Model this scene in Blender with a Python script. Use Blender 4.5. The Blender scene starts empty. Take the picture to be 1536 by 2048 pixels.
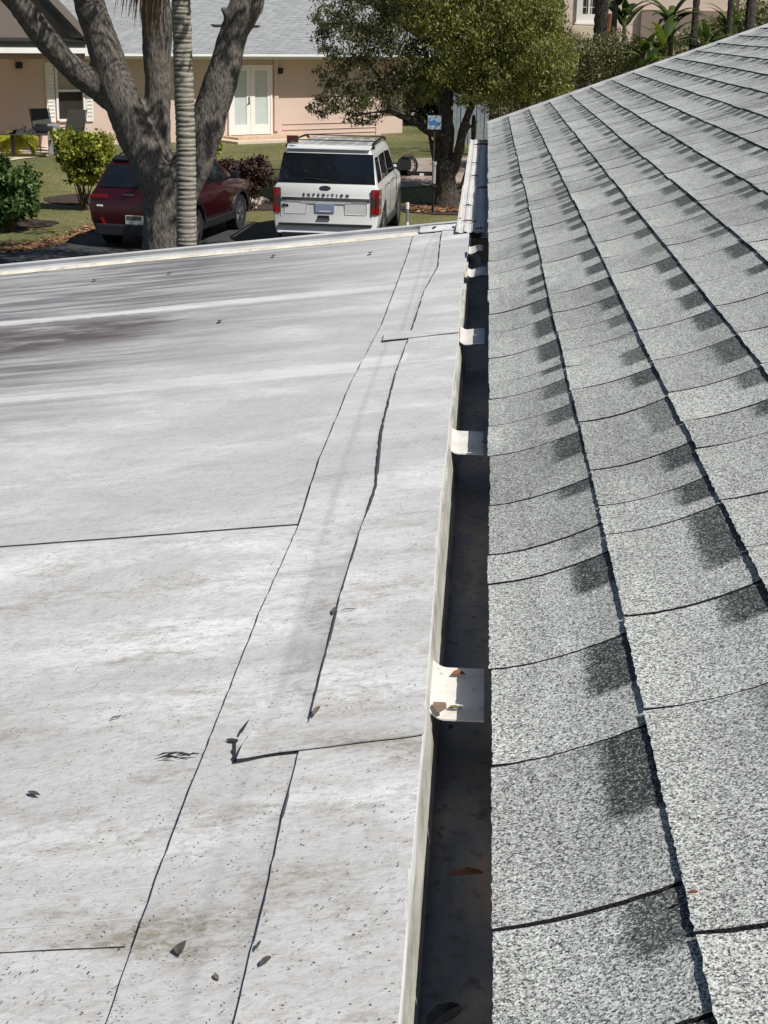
import bpy, bmesh, math, random
import numpy as np
from mathutils import Vector, Matrix, noise
random.seed(7); np.random.seed(7)
S = bpy.context.scene
COL = S.collection

# ------------------------------------------------------------------ camera
F = 3076.0; ROLL = .02; CZ = 4.2
_m = np.array([-ROLL, 1, (974 + 207 * ROLL) / F]); _up = -_m / np.linalg.norm(_m)
_y = np.array([207, -974, F]); _y /= np.linalg.norm(_y)
_x = np.cross(_y, _up); MW = np.array([_x, _y, _up]); CAM = np.array([0, 0, CZ])
cam = bpy.data.cameras.new('camera'); co = bpy.data.objects.new('camera', cam); COL.objects.link(co)
cam.sensor_fit = 'VERTICAL'; cam.sensor_height = 24; cam.lens = F / 2048 * 24
cam.clip_start = .05; cam.clip_end = 1000
R3 = Matrix([[MW[i][0], -MW[i][1], -MW[i][2]] for i in range(3)])
co.matrix_world = Matrix.Translation(CAM.tolist()) @ R3.to_4x4()
S.camera = co

# ------------------------------------------------------------------ sky, sun, exposure
EL, AZ = math.radians(52), math.radians(123)      # azimuth clockwise from +Y
SUNV = Vector((math.sin(AZ) * math.cos(EL), math.cos(AZ) * math.cos(EL), math.sin(EL)))
w = bpy.data.worlds.new('World'); S.world = w; w.use_nodes = True
nt = w.node_tree; nt.nodes.clear()
sk = nt.nodes.new('ShaderNodeTexSky'); sk.sky_type = 'NISHITA'; sk.sun_disc = False
sk.sun_elevation = EL; sk.sun_rotation = AZ
bg = nt.nodes.new('ShaderNodeBackground'); bg.inputs[1].default_value = .055
wo = nt.nodes.new('ShaderNodeOutputWorld')
nt.links.new(sk.outputs[0], bg.inputs[0]); nt.links.new(bg.outputs[0], wo.inputs[0])
sl = bpy.data.lights.new('sun', 'SUN'); sl.energy = 4.9; sl.angle = math.radians(.53); sl.color = (1, .95, .88)
so = bpy.data.objects.new('sun', sl); COL.objects.link(so)
so.rotation_euler = SUNV.to_track_quat('Z', 'Y').to_euler()
S.view_settings.view_transform = 'Standard'; S.view_settings.look = 'None'
S.view_settings.exposure = .0; S.view_settings.gamma = 1

# ------------------------------------------------------------------ measuring helpers
def ray(px, py): return MW @ np.array([(px - 768) / F, (py - 1024) / F, 1.0])
def on_z(px, py, z):
    d = ray(px, py); return CAM + d * ((z - CZ) / d[2])
def at_y(px, py, Y):
    d = ray(px, py); return CAM + d * (Y / d[1])
def on_plane(px, py, p, n):
    d = ray(px, py); return CAM + d * (((p - CAM) @ n) / (d @ n))
def V(a): return Vector([float(q) for q in a])

# ------------------------------------------------------------------ materials
class NB:
    def __init__(s, name):
        s.m = bpy.data.materials.new(name); s.m.use_nodes = True; s.t = s.m.node_tree; s.t.nodes.clear()
        s.o = s.n('ShaderNodeOutputMaterial'); s.b = s.n('ShaderNodeBsdfPrincipled')
        s.t.links.new(s.b.outputs[0], s.o.inputs[0]); s._c = None
    def n(s, k, **kw):
        q = s.t.nodes.new(k)
        for a, b in kw.items(): setattr(q, a, b)
        return q
    def L(s, a, b): s.t.links.new(a, b)
    def put(s, sock, v):
        if hasattr(v, 'is_linked') or hasattr(v, 'links'): s.L(v, sock)
        elif isinstance(v, (tuple, list)): sock.default_value = (*v, 1) if len(v) == 3 and len(sock.default_value) == 4 else v
        else: sock.default_value = v
    def coord(s, kind='Object', scale=(1, 1, 1), rot=(0, 0, 0), loc=(0, 0, 0)):
        if s._c is None: s._c = s.n('ShaderNodeTexCoord')
        mp = s.n('ShaderNodeMapping'); s.L(s._c.outputs[kind], mp.inputs[0])
        mp.inputs['Scale'].default_value = scale; mp.inputs['Rotation'].default_value = rot; mp.inputs['Location'].default_value = loc
        return mp.outputs[0]
    def noise(s, vec, scale=1, detail=4, rough=.55, dist=0):
        q = s.n('ShaderNodeTexNoise'); s.L(vec, q.inputs['Vector'])
        q.inputs['Scale'].default_value = scale; q.inputs['Detail'].default_value = detail
        q.inputs['Roughness'].default_value = rough; q.inputs['Distortion'].default_value = dist
        return q.outputs[0]
    def vor(s, vec, scale, out='Color', feat='F1', rand=1):
        q = s.n('ShaderNodeTexVoronoi', feature=feat); s.L(vec, q.inputs['Vector'])
        q.inputs['Scale'].default_value = scale; q.inputs['Randomness'].default_value = rand
        return q.outputs[out]
    def ramp(s, v, stops, interp='LINEAR'):
        q = s.n('ShaderNodeValToRGB'); s.L(v, q.inputs[0]); q.color_ramp.interpolation = interp
        e = q.color_ramp.elements
        while len(e) < len(stops): e.new(.5)
        for i, (p, c) in enumerate(stops):
            e[i].position = p; c = (c, c, c) if not isinstance(c, (tuple, list)) else c; e[i].color = (*c, 1)
        return q.outputs[0]
    def mix(s, f, a, b, mode='MIX'):
        q = s.n('ShaderNodeMix', data_type='RGBA', blend_type=mode)
        s.put(q.inputs[0], f); s.put(q.inputs[6], a); s.put(q.inputs[7], b); return q.outputs[2]
    def math(s, op, a, b=0, c=0):
        q = s.n('ShaderNodeMath', operation=op); s.put(q.inputs[0], a); s.put(q.inputs[1], b); s.put(q.inputs[2], c); return q.outputs[0]
    def sep(s, vec):
        q = s.n('ShaderNodeSeparateXYZ'); s.L(vec, q.inputs[0]); return q.outputs
    def attr(s, name, out='Fac'):
        q = s.n('ShaderNodeAttribute', attribute_name=name); return q.outputs[out]
    def bump(s, h, strength=.5, dist=.01, prev=None):
        q = s.n('ShaderNodeBump'); q.inputs['Strength'].default_value = strength; q.inputs['Distance'].default_value = dist
        s.L(h, q.inputs['Height'])
        if prev is not None: s.L(prev, q.inputs['Normal'])
        return q.outputs[0]
    def out(s, col, rough=.6, metal=0, normal=None, **kw):
        s.put(s.b.inputs['Base Color'], col); s.put(s.b.inputs['Roughness'], rough); s.put(s.b.inputs['Metallic'], metal)
        if normal is not None: s.L(normal, s.b.inputs['Normal'])
        for k, v in kw.items(): s.put(s.b.inputs[k.replace('_', ' ')], v)
        return s.m

def plain(name, col, rough=.6, metal=0, var=.12, scale=3, bump=0, bscale=40, **kw):
    b = NB(name); c = b.coord(); n = b.noise(c, scale, 5, .6)
    f = b.ramp(n, [(.3, 1 - var), (.7, 1 + var)])
    col2 = b.mix(1.0, col, f, 'MULTIPLY')
    nm = b.bump(b.noise(c, bscale, 3), bump, .01) if bump else None
    return b.out(col2, rough, metal, nm, **kw)

M = {}
M['black'] = plain('black', (.012, .012, .014), .5)
M['dark_plastic'] = plain('dark_plastic', (.02, .021, .024), .45)
M['rubber'] = plain('rubber', (.018, .018, .018), .85, bump=.2)
M['chrome'] = plain('chrome', (.55, .56, .58), .15, 1, .05)
M['alloy'] = plain('alloy', (.35, .36, .38), .3, .8, .1)
M['white_trim'] = plain('white_trim', (.78, .77, .74), .45, 0, .05, 2)
M['white_paint'] = plain('white_paint', (.72, .73, .73), .25, 0, .03, 2, Coat_Weight=.6, Coat_Roughness=.08)
M['red_paint'] = plain('red_paint', (.045, .003, .006), .3, .2, .06, 2, Coat_Weight=1.0, Coat_Roughness=.06)
M['car_glass'] = plain('car_glass', (.008, .010, .014), .05, 0, .3, 2, Coat_Weight=.5)
M['wood_dark'] = plain('wood_dark', (.06, .045, .035), .8, bump=.3)

def m_granule():
    b = NB('asphalt_shingle')
    oc = b.coord('Object'); tone = b.attr('tone')
    v1 = b.vor(oc, 600, 'Color'); r1 = b.sep(v1)[0]
    v2 = b.vor(oc, 1100, 'Color'); r2 = b.sep(v2)[1]
    g = b.math('ADD', b.math('MULTIPLY', r1, .62), b.math('MULTIPLY', r2, .38))
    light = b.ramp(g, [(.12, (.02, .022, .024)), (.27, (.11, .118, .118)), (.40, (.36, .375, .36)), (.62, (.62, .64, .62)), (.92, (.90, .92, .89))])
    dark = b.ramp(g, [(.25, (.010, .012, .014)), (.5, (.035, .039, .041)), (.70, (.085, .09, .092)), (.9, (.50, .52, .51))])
    c2 = b.coord('Object', (30, 9, 30)); blotch = b.noise(c2, 1, 4, .6)
    uv = b.sep(b.coord('UV'))
    pl = b.attr('pl')
    nz = b.math('MULTIPLY', b.math('SUBTRACT', b.noise(oc, 90, 4, .7), .5), .17)
    alg = b.noise(b.coord('Object', (4, 1.2, 4)), 1, 5, .65, .4)
    nz2 = b.math('MULTIPLY', b.math('SUBTRACT', r2, .5), .12)
    a = b.math('ADD', uv[1], b.math('ADD', nz, nz2))
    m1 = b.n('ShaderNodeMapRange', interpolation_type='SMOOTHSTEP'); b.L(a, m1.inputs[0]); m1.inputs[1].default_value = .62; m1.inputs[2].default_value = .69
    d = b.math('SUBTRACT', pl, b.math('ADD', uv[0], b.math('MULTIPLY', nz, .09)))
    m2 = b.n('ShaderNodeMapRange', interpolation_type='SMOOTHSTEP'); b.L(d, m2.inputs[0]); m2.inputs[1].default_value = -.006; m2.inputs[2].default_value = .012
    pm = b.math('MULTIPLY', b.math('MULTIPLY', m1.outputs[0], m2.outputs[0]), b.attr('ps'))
    tfac = b.math('ADD', b.math('MULTIPLY', b.math('SUBTRACT', blotch, .5), 1.3), tone)
    tf = b.ramp(tfac, [(.0, .0), (1.0, 1.0)])
    base = b.mix(tf, light, b.mix(.42, light, dark)); base = b.mix(b.ramp(alg, [(.5, 0), (.72, .38)]), base, dark)
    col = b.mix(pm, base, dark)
    col = b.mix(.35, col, b.mix(1.0, col, (.97, 1.0, .985), 'MULTIPLY'))
    nm = b.bump(g, .30, .0012)
    return b.out(col, .85, 0, nm)
M['shingle'] = m_granule()
M['shingle_edge'] = plain('shingle_edge', (.018, .019, .022), .9, bump=.4, bscale=300)

def m_membrane():
    b = NB('roof_membrane'); uv = b.coord('UV'); s = b.sep(uv); u, v = s[0], s[1]
    base = (.80, .818, .83)
    st = b.coord('UV', (3.6, 6.5, 1)); n1 = b.noise(st, 1.0, 6, .62, .4)       # streaks run along u
    st2 = b.coord('UV', (21, 34, 1)); n2 = b.noise(st2, 1.3, 6, .68, .6)
    st3 = b.coord('UV', (85, 135, 1)); n3 = b.noise(st3, 1, 5, .7, .5)
    # general grime
    near = b.n('ShaderNodeMapRange'); b.L(v, near.inputs[0]); near.inputs[1].default_value = 1.2; near.inputs[2].default_value = -.4
    lft = b.n('ShaderNodeMapRange'); b.L(u, lft.inputs[0]); lft.inputs[1].default_value = .1; lft.inputs[2].default_value = .35
    big = b.noise(b.coord('UV', (1.6, 3.4, 1), loc=(5, 2, 0)), 1, 3, .5, .3)
    c = b.mix(b.ramp(n1, [(.38, 0), (.62, 1)]), base, (.56, .565, .565))
    c = b.mix(b.ramp(big, [(.40, 0), (.60, .8)]), c, (.52, .53, .535))
    c = b.mix(b.math('MULTIPLY', b.ramp(n2, [(.46, 0), (.72, 1)]), b.math('ADD', .5, b.math('MULTIPLY', near.outputs[0], .5))), c, (.47, .455, .43))
    c = b.mix(b.math('MULTIPLY', b.ramp(n3, [(.50, 0), (.64, 1)]), b.math('ADD', .22, b.math('MULTIPLY', near.outputs[0], .5))), c, (.42, .41, .39))
    c = b.mix(b.attr('grey'), c, (.43, .44, .45))
    # brown mould blotches, mostly near the camera left
    bl = b.noise(b.coord('UV', (5, 11, 1), loc=(3, 1, 0)), 1, 5, .65, .3)
    blm = b.math('MULTIPLY', b.ramp(bl, [(.52, 0), (.66, .95)]), b.ramp(n3, [(.36, .25), (.58, 1)]))
    c = b.mix(b.math('MULTIPLY', blm, b.math('ADD', .2, b.math('MULTIPLY', near.outputs[0], .8))), c, (.27, .245, .20))
    # fine specks of grit
    sp = b.vor(b.coord('UV', (1, 1.8, 1)), 150, 'Distance'); spc = b.sep(b.vor(b.coord('UV', (1, 1.8, 1)), 150, 'Color'))[0]
    spm = b.math('MULTIPLY', b.math('LESS_THAN', sp, b.math('MULTIPLY', spc, .30)), b.math('GREATER_THAN', spc, .55))
    cl = b.ramp(n2, [(.4, 0), (.6, 1)])
    c = b.mix(b.math('MULTIPLY', b.math('MULTIPLY', spm, cl), .75), c, (.16, .145, .13))
    # the grey, unwashed zone towards the far left, smeared along the slope
    wob = b.math('MULTIPLY', b.math('SUBTRACT', b.noise(b.coord('UV', (.5, 3, 1)), 1.2, 5, .6), .5), 2.6)
    far = b.n('ShaderNodeMapRange', interpolation_type='SMOOTHSTEP'); b.L(b.math('ADD', b.math('ADD', v, b.math('MULTIPLY', u, 1.25)), wob), far.inputs[0]); far.inputs[1].default_value = 1.8; far.inputs[2].default_value = 4.0
    smear = b.noise(b.coord('UV', (1.6, 15, 1)), 1, 8, .68, .45)
    edge = b.n('ShaderNodeMapRange'); b.L(u, edge.inputs[0]); edge.inputs[1].default_value = .15; edge.inputs[2].default_value = 1.0
    gm = b.math('MULTIPLY', b.math('MULTIPLY', far.outputs[0], edge.outputs[0]), b.ramp(smear, [(.40, .25), (.55, 1)]))
    c = b.mix(b.math('MULTIPLY', gm, .97), c, (.18, .178, .188))
    # rusty brown patch
    du = b.math('MULTIPLY', b.math('SUBTRACT', u, 1.30), 1.35); dv = b.math('MULTIPLY', b.math('SUBTRACT', v, 2.72), 2.6)
    rr = b.math('SQRT', b.math('ADD', b.math('MULTIPLY', du, du), b.math('MULTIPLY', dv, dv)))
    rm = b.ramp(b.math('ADD', rr, b.math('MULTIPLY', b.math('SUBTRACT', smear, .5), 2.2)), [(.50, 1), (.78, 0)])
    c = b.mix(b.math('MULTIPLY', b.math('MULTIPLY', rm, .95), b.ramp(n1, [(.36, .25), (.56, 1)])), c, (.105, .082, .078))
    # cleaner strips at the laps
    for vc, hw in ((3.085, .055), (1.85, .055)):
        dd = b.math('ABSOLUTE', b.math('SUBTRACT', b.math('ADD', v, b.math('MULTIPLY', b.math('SUBTRACT', n2, .5), .08)), vc))
        mm = b.ramp(dd, [(hw * .8, 1), (hw * 1.25, 0)])
        mm = b.math('MULTIPLY', mm, b.math('MULTIPLY', b.math('GREATER_THAN', u, .115), b.ramp(b.math('ADD', b.math('MULTIPLY', smear, .5), b.math('MULTIPLY', n1, .5)), [(.42, 1), (.60, .45)])))
        c = b.mix(mm, c, (.72, .725, .73))
    c = b.mix(b.attr('dirt'), c, (.17, .16, .165))
    # brushed, rumpled skin
    h1 = b.noise(b.coord('UV', (24, 40, 1)), 1.3, 5, .65, .8); h2 = b.noise(b.coord('UV', (100, 170, 1)), 1, 4, .6, .6)
    nm = b.bump(h2, .30, .002, b.bump(h1, .5, .004))
    return b.out(c, .62, 0, nm)
M['membrane'] = m_membrane()
M['membrane_plain'] = plain('membrane_plain', (.70, .70, .69), .6, var=.12, scale=20)
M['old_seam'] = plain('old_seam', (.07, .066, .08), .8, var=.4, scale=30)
M['metal_edge'] = plain('metal_edge', (.52, .53, .54), .5, .0, .12, 6, bump=.1, bscale=20)
M['metal_edge_light'] = plain('metal_edge_light', (.66, .67, .68), .5, .0, .10, 6)
M['caulk'] = plain('caulk', (.74, .68, .57), .8, 0, .25, 16, bump=.6, bscale=60)
def m_fascia():
    b = NB('weathered_fascia'); c = b.coord('Object', (30, 3, 8)); n = b.noise(c, 2, 6, .65, .3)
    col = b.ramp(n, [(.3, (.22, .215, .18)), (.5, (.48, .475, .43)), (.7, (.68, .67, .63))])
    return b.out(col, .8, 0, b.bump(n, .4, .003))
M['fascia'] = m_fascia()
def m_gutter():
    b = NB('gutter_floor'); c = b.coord('Object', (14, 4, 10)); n = b.noise(c, 1, 5, .6, .6); n2 = b.noise(b.coord('Object', (60, 60, 60)), 1, 4)
    col = b.ramp(n, [(.36, (.13, .145, .18)), (.5, (.22, .225, .24)), (.64, (.36, .30, .26)), (.78, (.46, .36, .29))])
    col = b.mix(b.ramp(n2, [(.55, 0), (.75, .8)]), col, (.06, .05, .045))
    return b.out(col, .55, 0, b.bump(n2, .3, .003))
M['gutter'] = m_gutter()
def m_strap():
    b = NB('strap_metal'); c = b.coord('Object', (20, 20, 20)); n = b.noise(c, 1, 6, .65, .5); n2 = b.noise(c, 4, 4)
    col = b.ramp(n, [(.35, (.80, .79, .76)), (.55, (.74, .72, .67)), (.72, (.58, .50, .40))])
    col = b.mix(b.ramp(n2, [(.62, 0), (.72, .6)]), col, (.32, .28, .22))
    return b.out(col, .5, .1, b.bump(n, .2, .002))
M['strap'] = m_strap()
def m_corr():
    b = NB('painted_corrugated'); c = b.coord('Object', (10, 3, 10)); n = b.noise(c, 1, 6, .65, .5)
    n2 = b.noise(b.coord('Object', (60, 22, 60)), 1, 4)
    col = b.ramp(n, [(.3, (.74, .73, .72)), (.55, (.66, .65, .63)), (.75, (.52, .50, .47))])
    col = b.mix(b.ramp(n2, [(.60, 0), (.70, .55)]), col, (.34, .30, .27))
    return b.out(col, .5)
M['corrugated'] = m_corr()

# ------------------------------------------------------------------ object helpers
def tag(o, label=None, cat=None, group=None, kind=None):
    if label: o['label'] = label
    if cat: o['category'] = cat
    if group: o['group'] = group
    if kind: o['kind'] = kind
    return o
def thing(name, loc=(0, 0, 0), rz=0, **kw):
    o = bpy.data.objects.new(name, None); COL.objects.link(o); o.empty_display_size = .2
    o.location = V(loc) if not isinstance(loc, Vector) else loc; o.rotation_euler = (0, 0, rz); return tag(o, **kw)
def fin(o, mat, smooth, angle):
    if mat is not None:
        for q in (mat if isinstance(mat, (list, tuple)) else [mat]): o.data.materials.append(M[q] if isinstance(q, str) else q)
    if smooth:
        o.data.polygons.foreach_set('use_smooth', [True] * len(o.data.polygons))
        if angle: o.data.set_sharp_from_angle(angle=math.radians(angle))
def mk(name, verts, faces, mat=None, parent=None, smooth=False, angle=40, world=False, uv=None, attrs=None, mi=None):
    me = bpy.data.meshes.new(name)
    if world and parent is not None:
        wm = Matrix.Translation(parent.location) @ parent.rotation_euler.to_matrix().to_4x4()
        inv = wm.inverted(); verts = [inv @ Vector(v) for v in verts]
    me.from_pydata([tuple(v) for v in verts], [], [tuple(f) for f in faces]); me.update()
    o = bpy.data.objects.new(name, me); COL.objects.link(o)
    if parent is not None: o.parent = parent
    fin(o, mat, smooth, angle)
    if mi is not None: me.polygons.foreach_set('material_index', mi)
    if uv is not None:
        l = me.uv_layers.new(name='UVMap'); idx = np.zeros(len(me.loops), int); me.loops.foreach_get('vertex_index', idx)
        l.data.foreach_set('uv', np.array(uv, float)[idx].ravel())
    if attrs:
        for k, (dom, vals) in attrs.items():
            a = me.attributes.new(k, 'FLOAT', dom); a.data.foreach_set('value', np.array(vals, float))
    return o

class MB:
    """collects boxes, tubes and panels into one mesh"""
    def __init__(s): s.v = []; s.f = []; s.m = []
    def add(s, vs, fs, mi=0):
        k = len(s.v); s.v += [Vector(q) for q in vs]; s.f += [tuple(i + k for i in f) for f in fs]; s.m += [mi] * len(fs); return s
    def box(s, c, d, rz=0, rx=0, ry=0, mi=0, bev=0):
        x, y, z = [q / 2 for q in d]; r = (Matrix.Rotation(rz, 3, 'Z') @ Matrix.Rotation(ry, 3, 'Y') @ Matrix.Rotation(rx, 3, 'X'))
        c = Vector(c)
        if bev <= 0:
            vs = [c + r @ Vector((a * x, b * y, e * z)) for a in (-1, 1) for b in (-1, 1) for e in (-1, 1)]
            return s.add(vs, [(0, 1, 3, 2), (4, 6, 7, 5), (0, 4, 5, 1), (2, 3, 7, 6), (0, 2, 6, 4), (1, 5, 7, 3)], mi)
        bm = bmesh.new(); bmesh.ops.create_cube(bm, size=1)
        for v in bm.verts: v.co = Vector((v.co.x * 2 * x, v.co.y * 2 * y, v.co.z * 2 * z))
        bmesh.ops.bevel(bm, geom=bm.edges[:], offset=bev, segments=2, affect='EDGES', profile=.6)
        bm.verts.index_update(); vs = [c + r @ v.co for v in bm.verts]; fs = [[q.index for q in f.verts] for f in bm.faces]; bm.free()
        return s.add(vs, fs, mi)
    def tube(s, pts, rad, n=8, mi=0, cap=True):
        pts = [Vector(p) for p in pts]
        if not isinstance(rad, (list, tuple)): rad = [rad] * len(pts)
        k = len(s.v); up = Vector((0, 0, 1)); prev = None
        for i, p in enumerate(pts):
            d = (pts[min(i + 1, len(pts) - 1)] - pts[max(i - 1, 0)]).normalized()
            a = prev if prev is not None else (up.cross(d) if abs(d.z) < .9 else Vector((1, 0, 0)).cross(d))
            a = (a - d * a.dot(d)).normalized(); prev = a; bb = d.cross(a)
            for j in range(n):
                t = 2 * math.pi * j / n; s.v.append(p + (a * math.cos(t) + bb * math.sin(t)) * rad[i])
        for i in range(len(pts) - 1):
            for j in range(n):
                s.f.append((k + i * n + j, k + i * n + (j + 1) % n, k + (i + 1) * n + (j + 1) % n, k + (i + 1) * n + j)); s.m.append(mi)
        if cap:
            s.f.append(tuple(k + j for j in reversed(range(n)))); s.m.append(mi)
            s.f.append(tuple(k + (len(pts) - 1) * n + j for j in range(n))); s.m.append(mi)
        return s
    def cyl(s, c, r, h, axis='Z', n=24, mi=0, r2=None):
        c = Vector(c); ax = {'X': Vector((1, 0, 0)), 'Y': Vector((0, 1, 0)), 'Z': Vector((0, 0, 1))}[axis]
        return s.tube([c - ax * h / 2, c + ax * h / 2], [r, r if r2 is None else r2], n, mi)
    def panel(s, poly, nrm, th, mi=0):
        """polygon in space given a thickness th along nrm"""
        poly = [Vector(p) for p in poly]; nrm = Vector(nrm).normalized(); k = len(poly)
        # winding so that the front faces nrm
        a = Vector((0, 0, 0))
        for i in range(k): a += poly[i].cross(poly[(i + 1) % k])
        if a.dot(nrm) < 0: poly.reverse()
        vs = [p + nrm * th for p in poly] + poly
        fs = [tuple(range(k)), tuple(reversed(range(k, 2 * k)))] + [(i, k + i, k + (i + 1) % k, (i + 1) % k) for i in range(k)]
        return s.add(vs, fs, mi)
    def build(s, name, mat, parent=None, smooth=False, angle=35, world=False):
        return mk(name, s.v, s.f, mat, parent, smooth, angle, world, mi=s.m if isinstance(mat, (list, tuple)) and len(mat) > 1 else None)

def bigmesh(name, v, f4, mat, parent=None, attrs=None, loc=None, tri=False):
    """numpy mesh: v (n,3), f4 (m,4) or (m,3)"""
    me = bpy.data.meshes.new(name); k = f4.shape[1]
    if loc is not None: v = v - np.array(loc)
    me.vertices.add(len(v)); me.vertices.foreach_set('co', v.astype(np.float32).ravel())
    me.loops.add(f4.size); me.loops.foreach_set('vertex_index', f4.astype(np.int32).ravel())
    me.polygons.add(len(f4)); me.polygons.foreach_set('loop_start', np.arange(0, f4.size, k, dtype=np.int32))
    me.polygons.foreach_set('loop_total', np.full(len(f4), k, dtype=np.int32)); me.update(calc_edges=True)
    if attrs:
        for n_, (dom, vals) in attrs.items():
            a = me.attributes.new(n_, 'FLOAT', dom); a.data.foreach_set('value', np.asarray(vals, np.float32))
    o = bpy.data.objects.new(name, me); COL.objects.link(o); me.materials.append(M[mat])
    if parent is not None: o.parent = parent
    return o

# ================================================================== GROUND
def sstep(a, b, x):
    t = max(0, min(1, (x - a) / (b - a))); return t * t * (3 - 2 * t)
def gz(x, y):
    return .57 * sstep(36, 43.5, y + max(0, -x - 9) * .35)
def m_lawn():
    b = NB('lawn'); c = b.coord('Object'); n1 = b.noise(c, .35, 5, .6, .5); n2 = b.noise(c, 5, 5, .7); n3 = b.noise(b.coord('Object', (26, 12, 1)), 1, 3, .7)
    col = b.ramp(n1, [(.35, (.13, .145, .045)), (.52, (.235, .22, .080)), (.68, (.32, .275, .12))])
    col = b.mix(b.ramp(n2, [(.42, 0), (.7, .8)]), col, (.10, .11, .036))
    col = b.mix(b.ramp(n3, [(.40, .7), (.6, 0)]), col, (.035, .045, .014))
    return b.out(col, .9, 0, b.bump(b.noise(c, 22, 3), .9, .05))
M['lawn'] = m_lawn()
xs = sorted(set([-300, -150, -80, -50] + [round(-30 + i * .75, 3) for i in range(70)] + [30, 50, 90, 160, 300]))
ys = sorted(set([-80, -30, 0, 15] + [round(20 + i * .75, 3) for i in range(60)] + [80, 110, 160, 250, 420]))
vs = [(x, y, gz(x, y)) for y in ys for x in xs]; nx = len(xs)
fs = [(j * nx + i, j * nx + i + 1, (j + 1) * nx + i + 1, (j + 1) * nx + i) for j in range(len(ys) - 1) for i in range(nx - 1)]
tag(mk('ground', vs, fs, 'lawn', smooth=True, angle=0), kind='structure')

def flat_sheet(name, pts, z, mat, kind='structure', th=.0, gzf=False):
    """a sheet lying on the ground, subdivided so it follows it"""
    bm = bmesh.new(); vv = [bm.verts.new((p[0], p[1], 0)) for p in pts]; f = bm.faces.new(vv)
    if f.normal.z < 0: f.normal_flip()
    bmesh.ops.triangulate(bm, faces=bm.faces[:])
    for _ in range(4): bmesh.ops.subdivide_edges(bm, edges=[e for e in bm.edges if e.calc_length() > 1.4], cuts=1); bmesh.ops.triangulate(bm, faces=bm.faces[:])
    for v in bm.verts: v.co.z = gz(v.co.x, v.co.y) + z
    bmesh.ops.recalc_face_normals(bm, faces=bm.faces[:])
    me = bpy.data.meshes.new(name); bm.to_mesh(me); bm.free()
    o = bpy.data.objects.new(name, me); COL.objects.link(o); me.materials.append(M[mat]); return tag(o, kind=kind)
def m_asphalt():
    b = NB('asphalt'); c = b.coord('Object'); n = b.noise(c, .8, 5, .6); n2 = b.noise(c, 60, 3, .7)
    col = b.ramp(n, [(.3, (.032, .034, .038)), (.7, (.050, .052, .056))]); col = b.mix(b.ramp(n2, [(.5, 0), (.75, .35)]), col, (.12, .12, .12))
    return b.out(col, .75, 0, b.bump(n2, .5, .006))
M['asphalt'] = m_asphalt()
# driveway outline taken from where its edge meets the lawn
edge = [on_z(px, py, 0) for px, py in ((-300, 528), (0, 508), (60, 503), (110, 491), (160, 472), (200, 455))]
edge += [on_z(px, py, 0) for px, py in ((330, 447), (440, 449), (540, 446), (700, 446), (800, 452))]
dr = [(p[0], p[1]) for p in edge] + [(-1.45, 29.5), (-1.3, 26), (-1.0, 22), (-.5, 14.5), (-16, 14.5), (-24, 18)]
flat_sheet('driveway', dr, .012, 'asphalt')
def m_litter():
    b = NB('leaf_litter'); c = b.coord('Object'); n = b.vor(c, 14, 'Color'); n2 = b.noise(c, 3, 4)
    col = b.ramp(b.sep(n)[0], [(.1, (.10, .045, .02)), (.4, (.22, .105, .045)), (.7, (.33, .19, .09)), (.95, (.42, .30, .18))])
    return b.out(col, .9, 0, b.bump(b.sep(n)[1], .8, .03))
M['litter'] = m_litter()
M['mulch'] = plain('mulch', (.045, .028, .022), .95, var=.5, scale=9, bump=.8)

def leafbits(name, n, sampler, size, mat, zoff=.012, kind='stuff', label=None, cat=None, parent=None, tilt=.5):
    """many small curled scraps lying about"""
    P = np.array([sampler() for _ in range(n)]); ang = np.random.rand(n) * 6.28; s = size * (.5 + np.random.rand(n))
    v = np.zeros((n, 4, 3)); 
    for k, (a, r) in enumerate(((0, 1), (1.5, .45), (3.14, .9), (4.6, .5))):
        v[:, k, 0] = P[:, 0] + np.cos(ang + a) * s * r; v[:, k, 1] = P[:, 1] + np.sin(ang + a) * s * r
        v[:, k, 2] = P[:, 2] + zoff + np.random.rand(n) * s * tilt
    o = bigmesh(name, v.reshape(-1, 3), np.arange(4 * n).reshape(-1, 4), mat, parent, {'tint': ('FACE', np.random.rand(n))})
    return tag(o, label, cat, kind=kind)
def m_leafy(name, cols, trans=.0, rough=.55):
    b = NB(name); t = b.attr('tint'); k = len(cols)
    col = b.ramp(t, [(i / (k - 1), c) for i, c in enumerate(cols)])
    m = b.out(col, rough)
    if trans:
        tr = b.n('ShaderNodeBsdfTranslucent'); b.L(b.mix(1.0, col, (1.25, 1.3, .7), 'MULTIPLY'), tr.inputs[0])
        mx = b.n('ShaderNodeMixShader'); mx.inputs[0].default_value = trans
        b.L(b.b.outputs[0], mx.inputs[1]); b.L(tr.outputs[0], mx.inputs[2]); b.L(mx.outputs[0], b.o.inputs[0])
    return m
M['dead_leaves'] = m_leafy('dead_leaves', [(.07, .03, .015), (.20, .09, .04), (.33, .17, .08), (.42, .28, .17)])
M['leaf_scraps'] = m_leafy('leaf_scraps', [(.035, .03, .028), (.08, .065, .05), (.17, .12, .08)])
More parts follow.
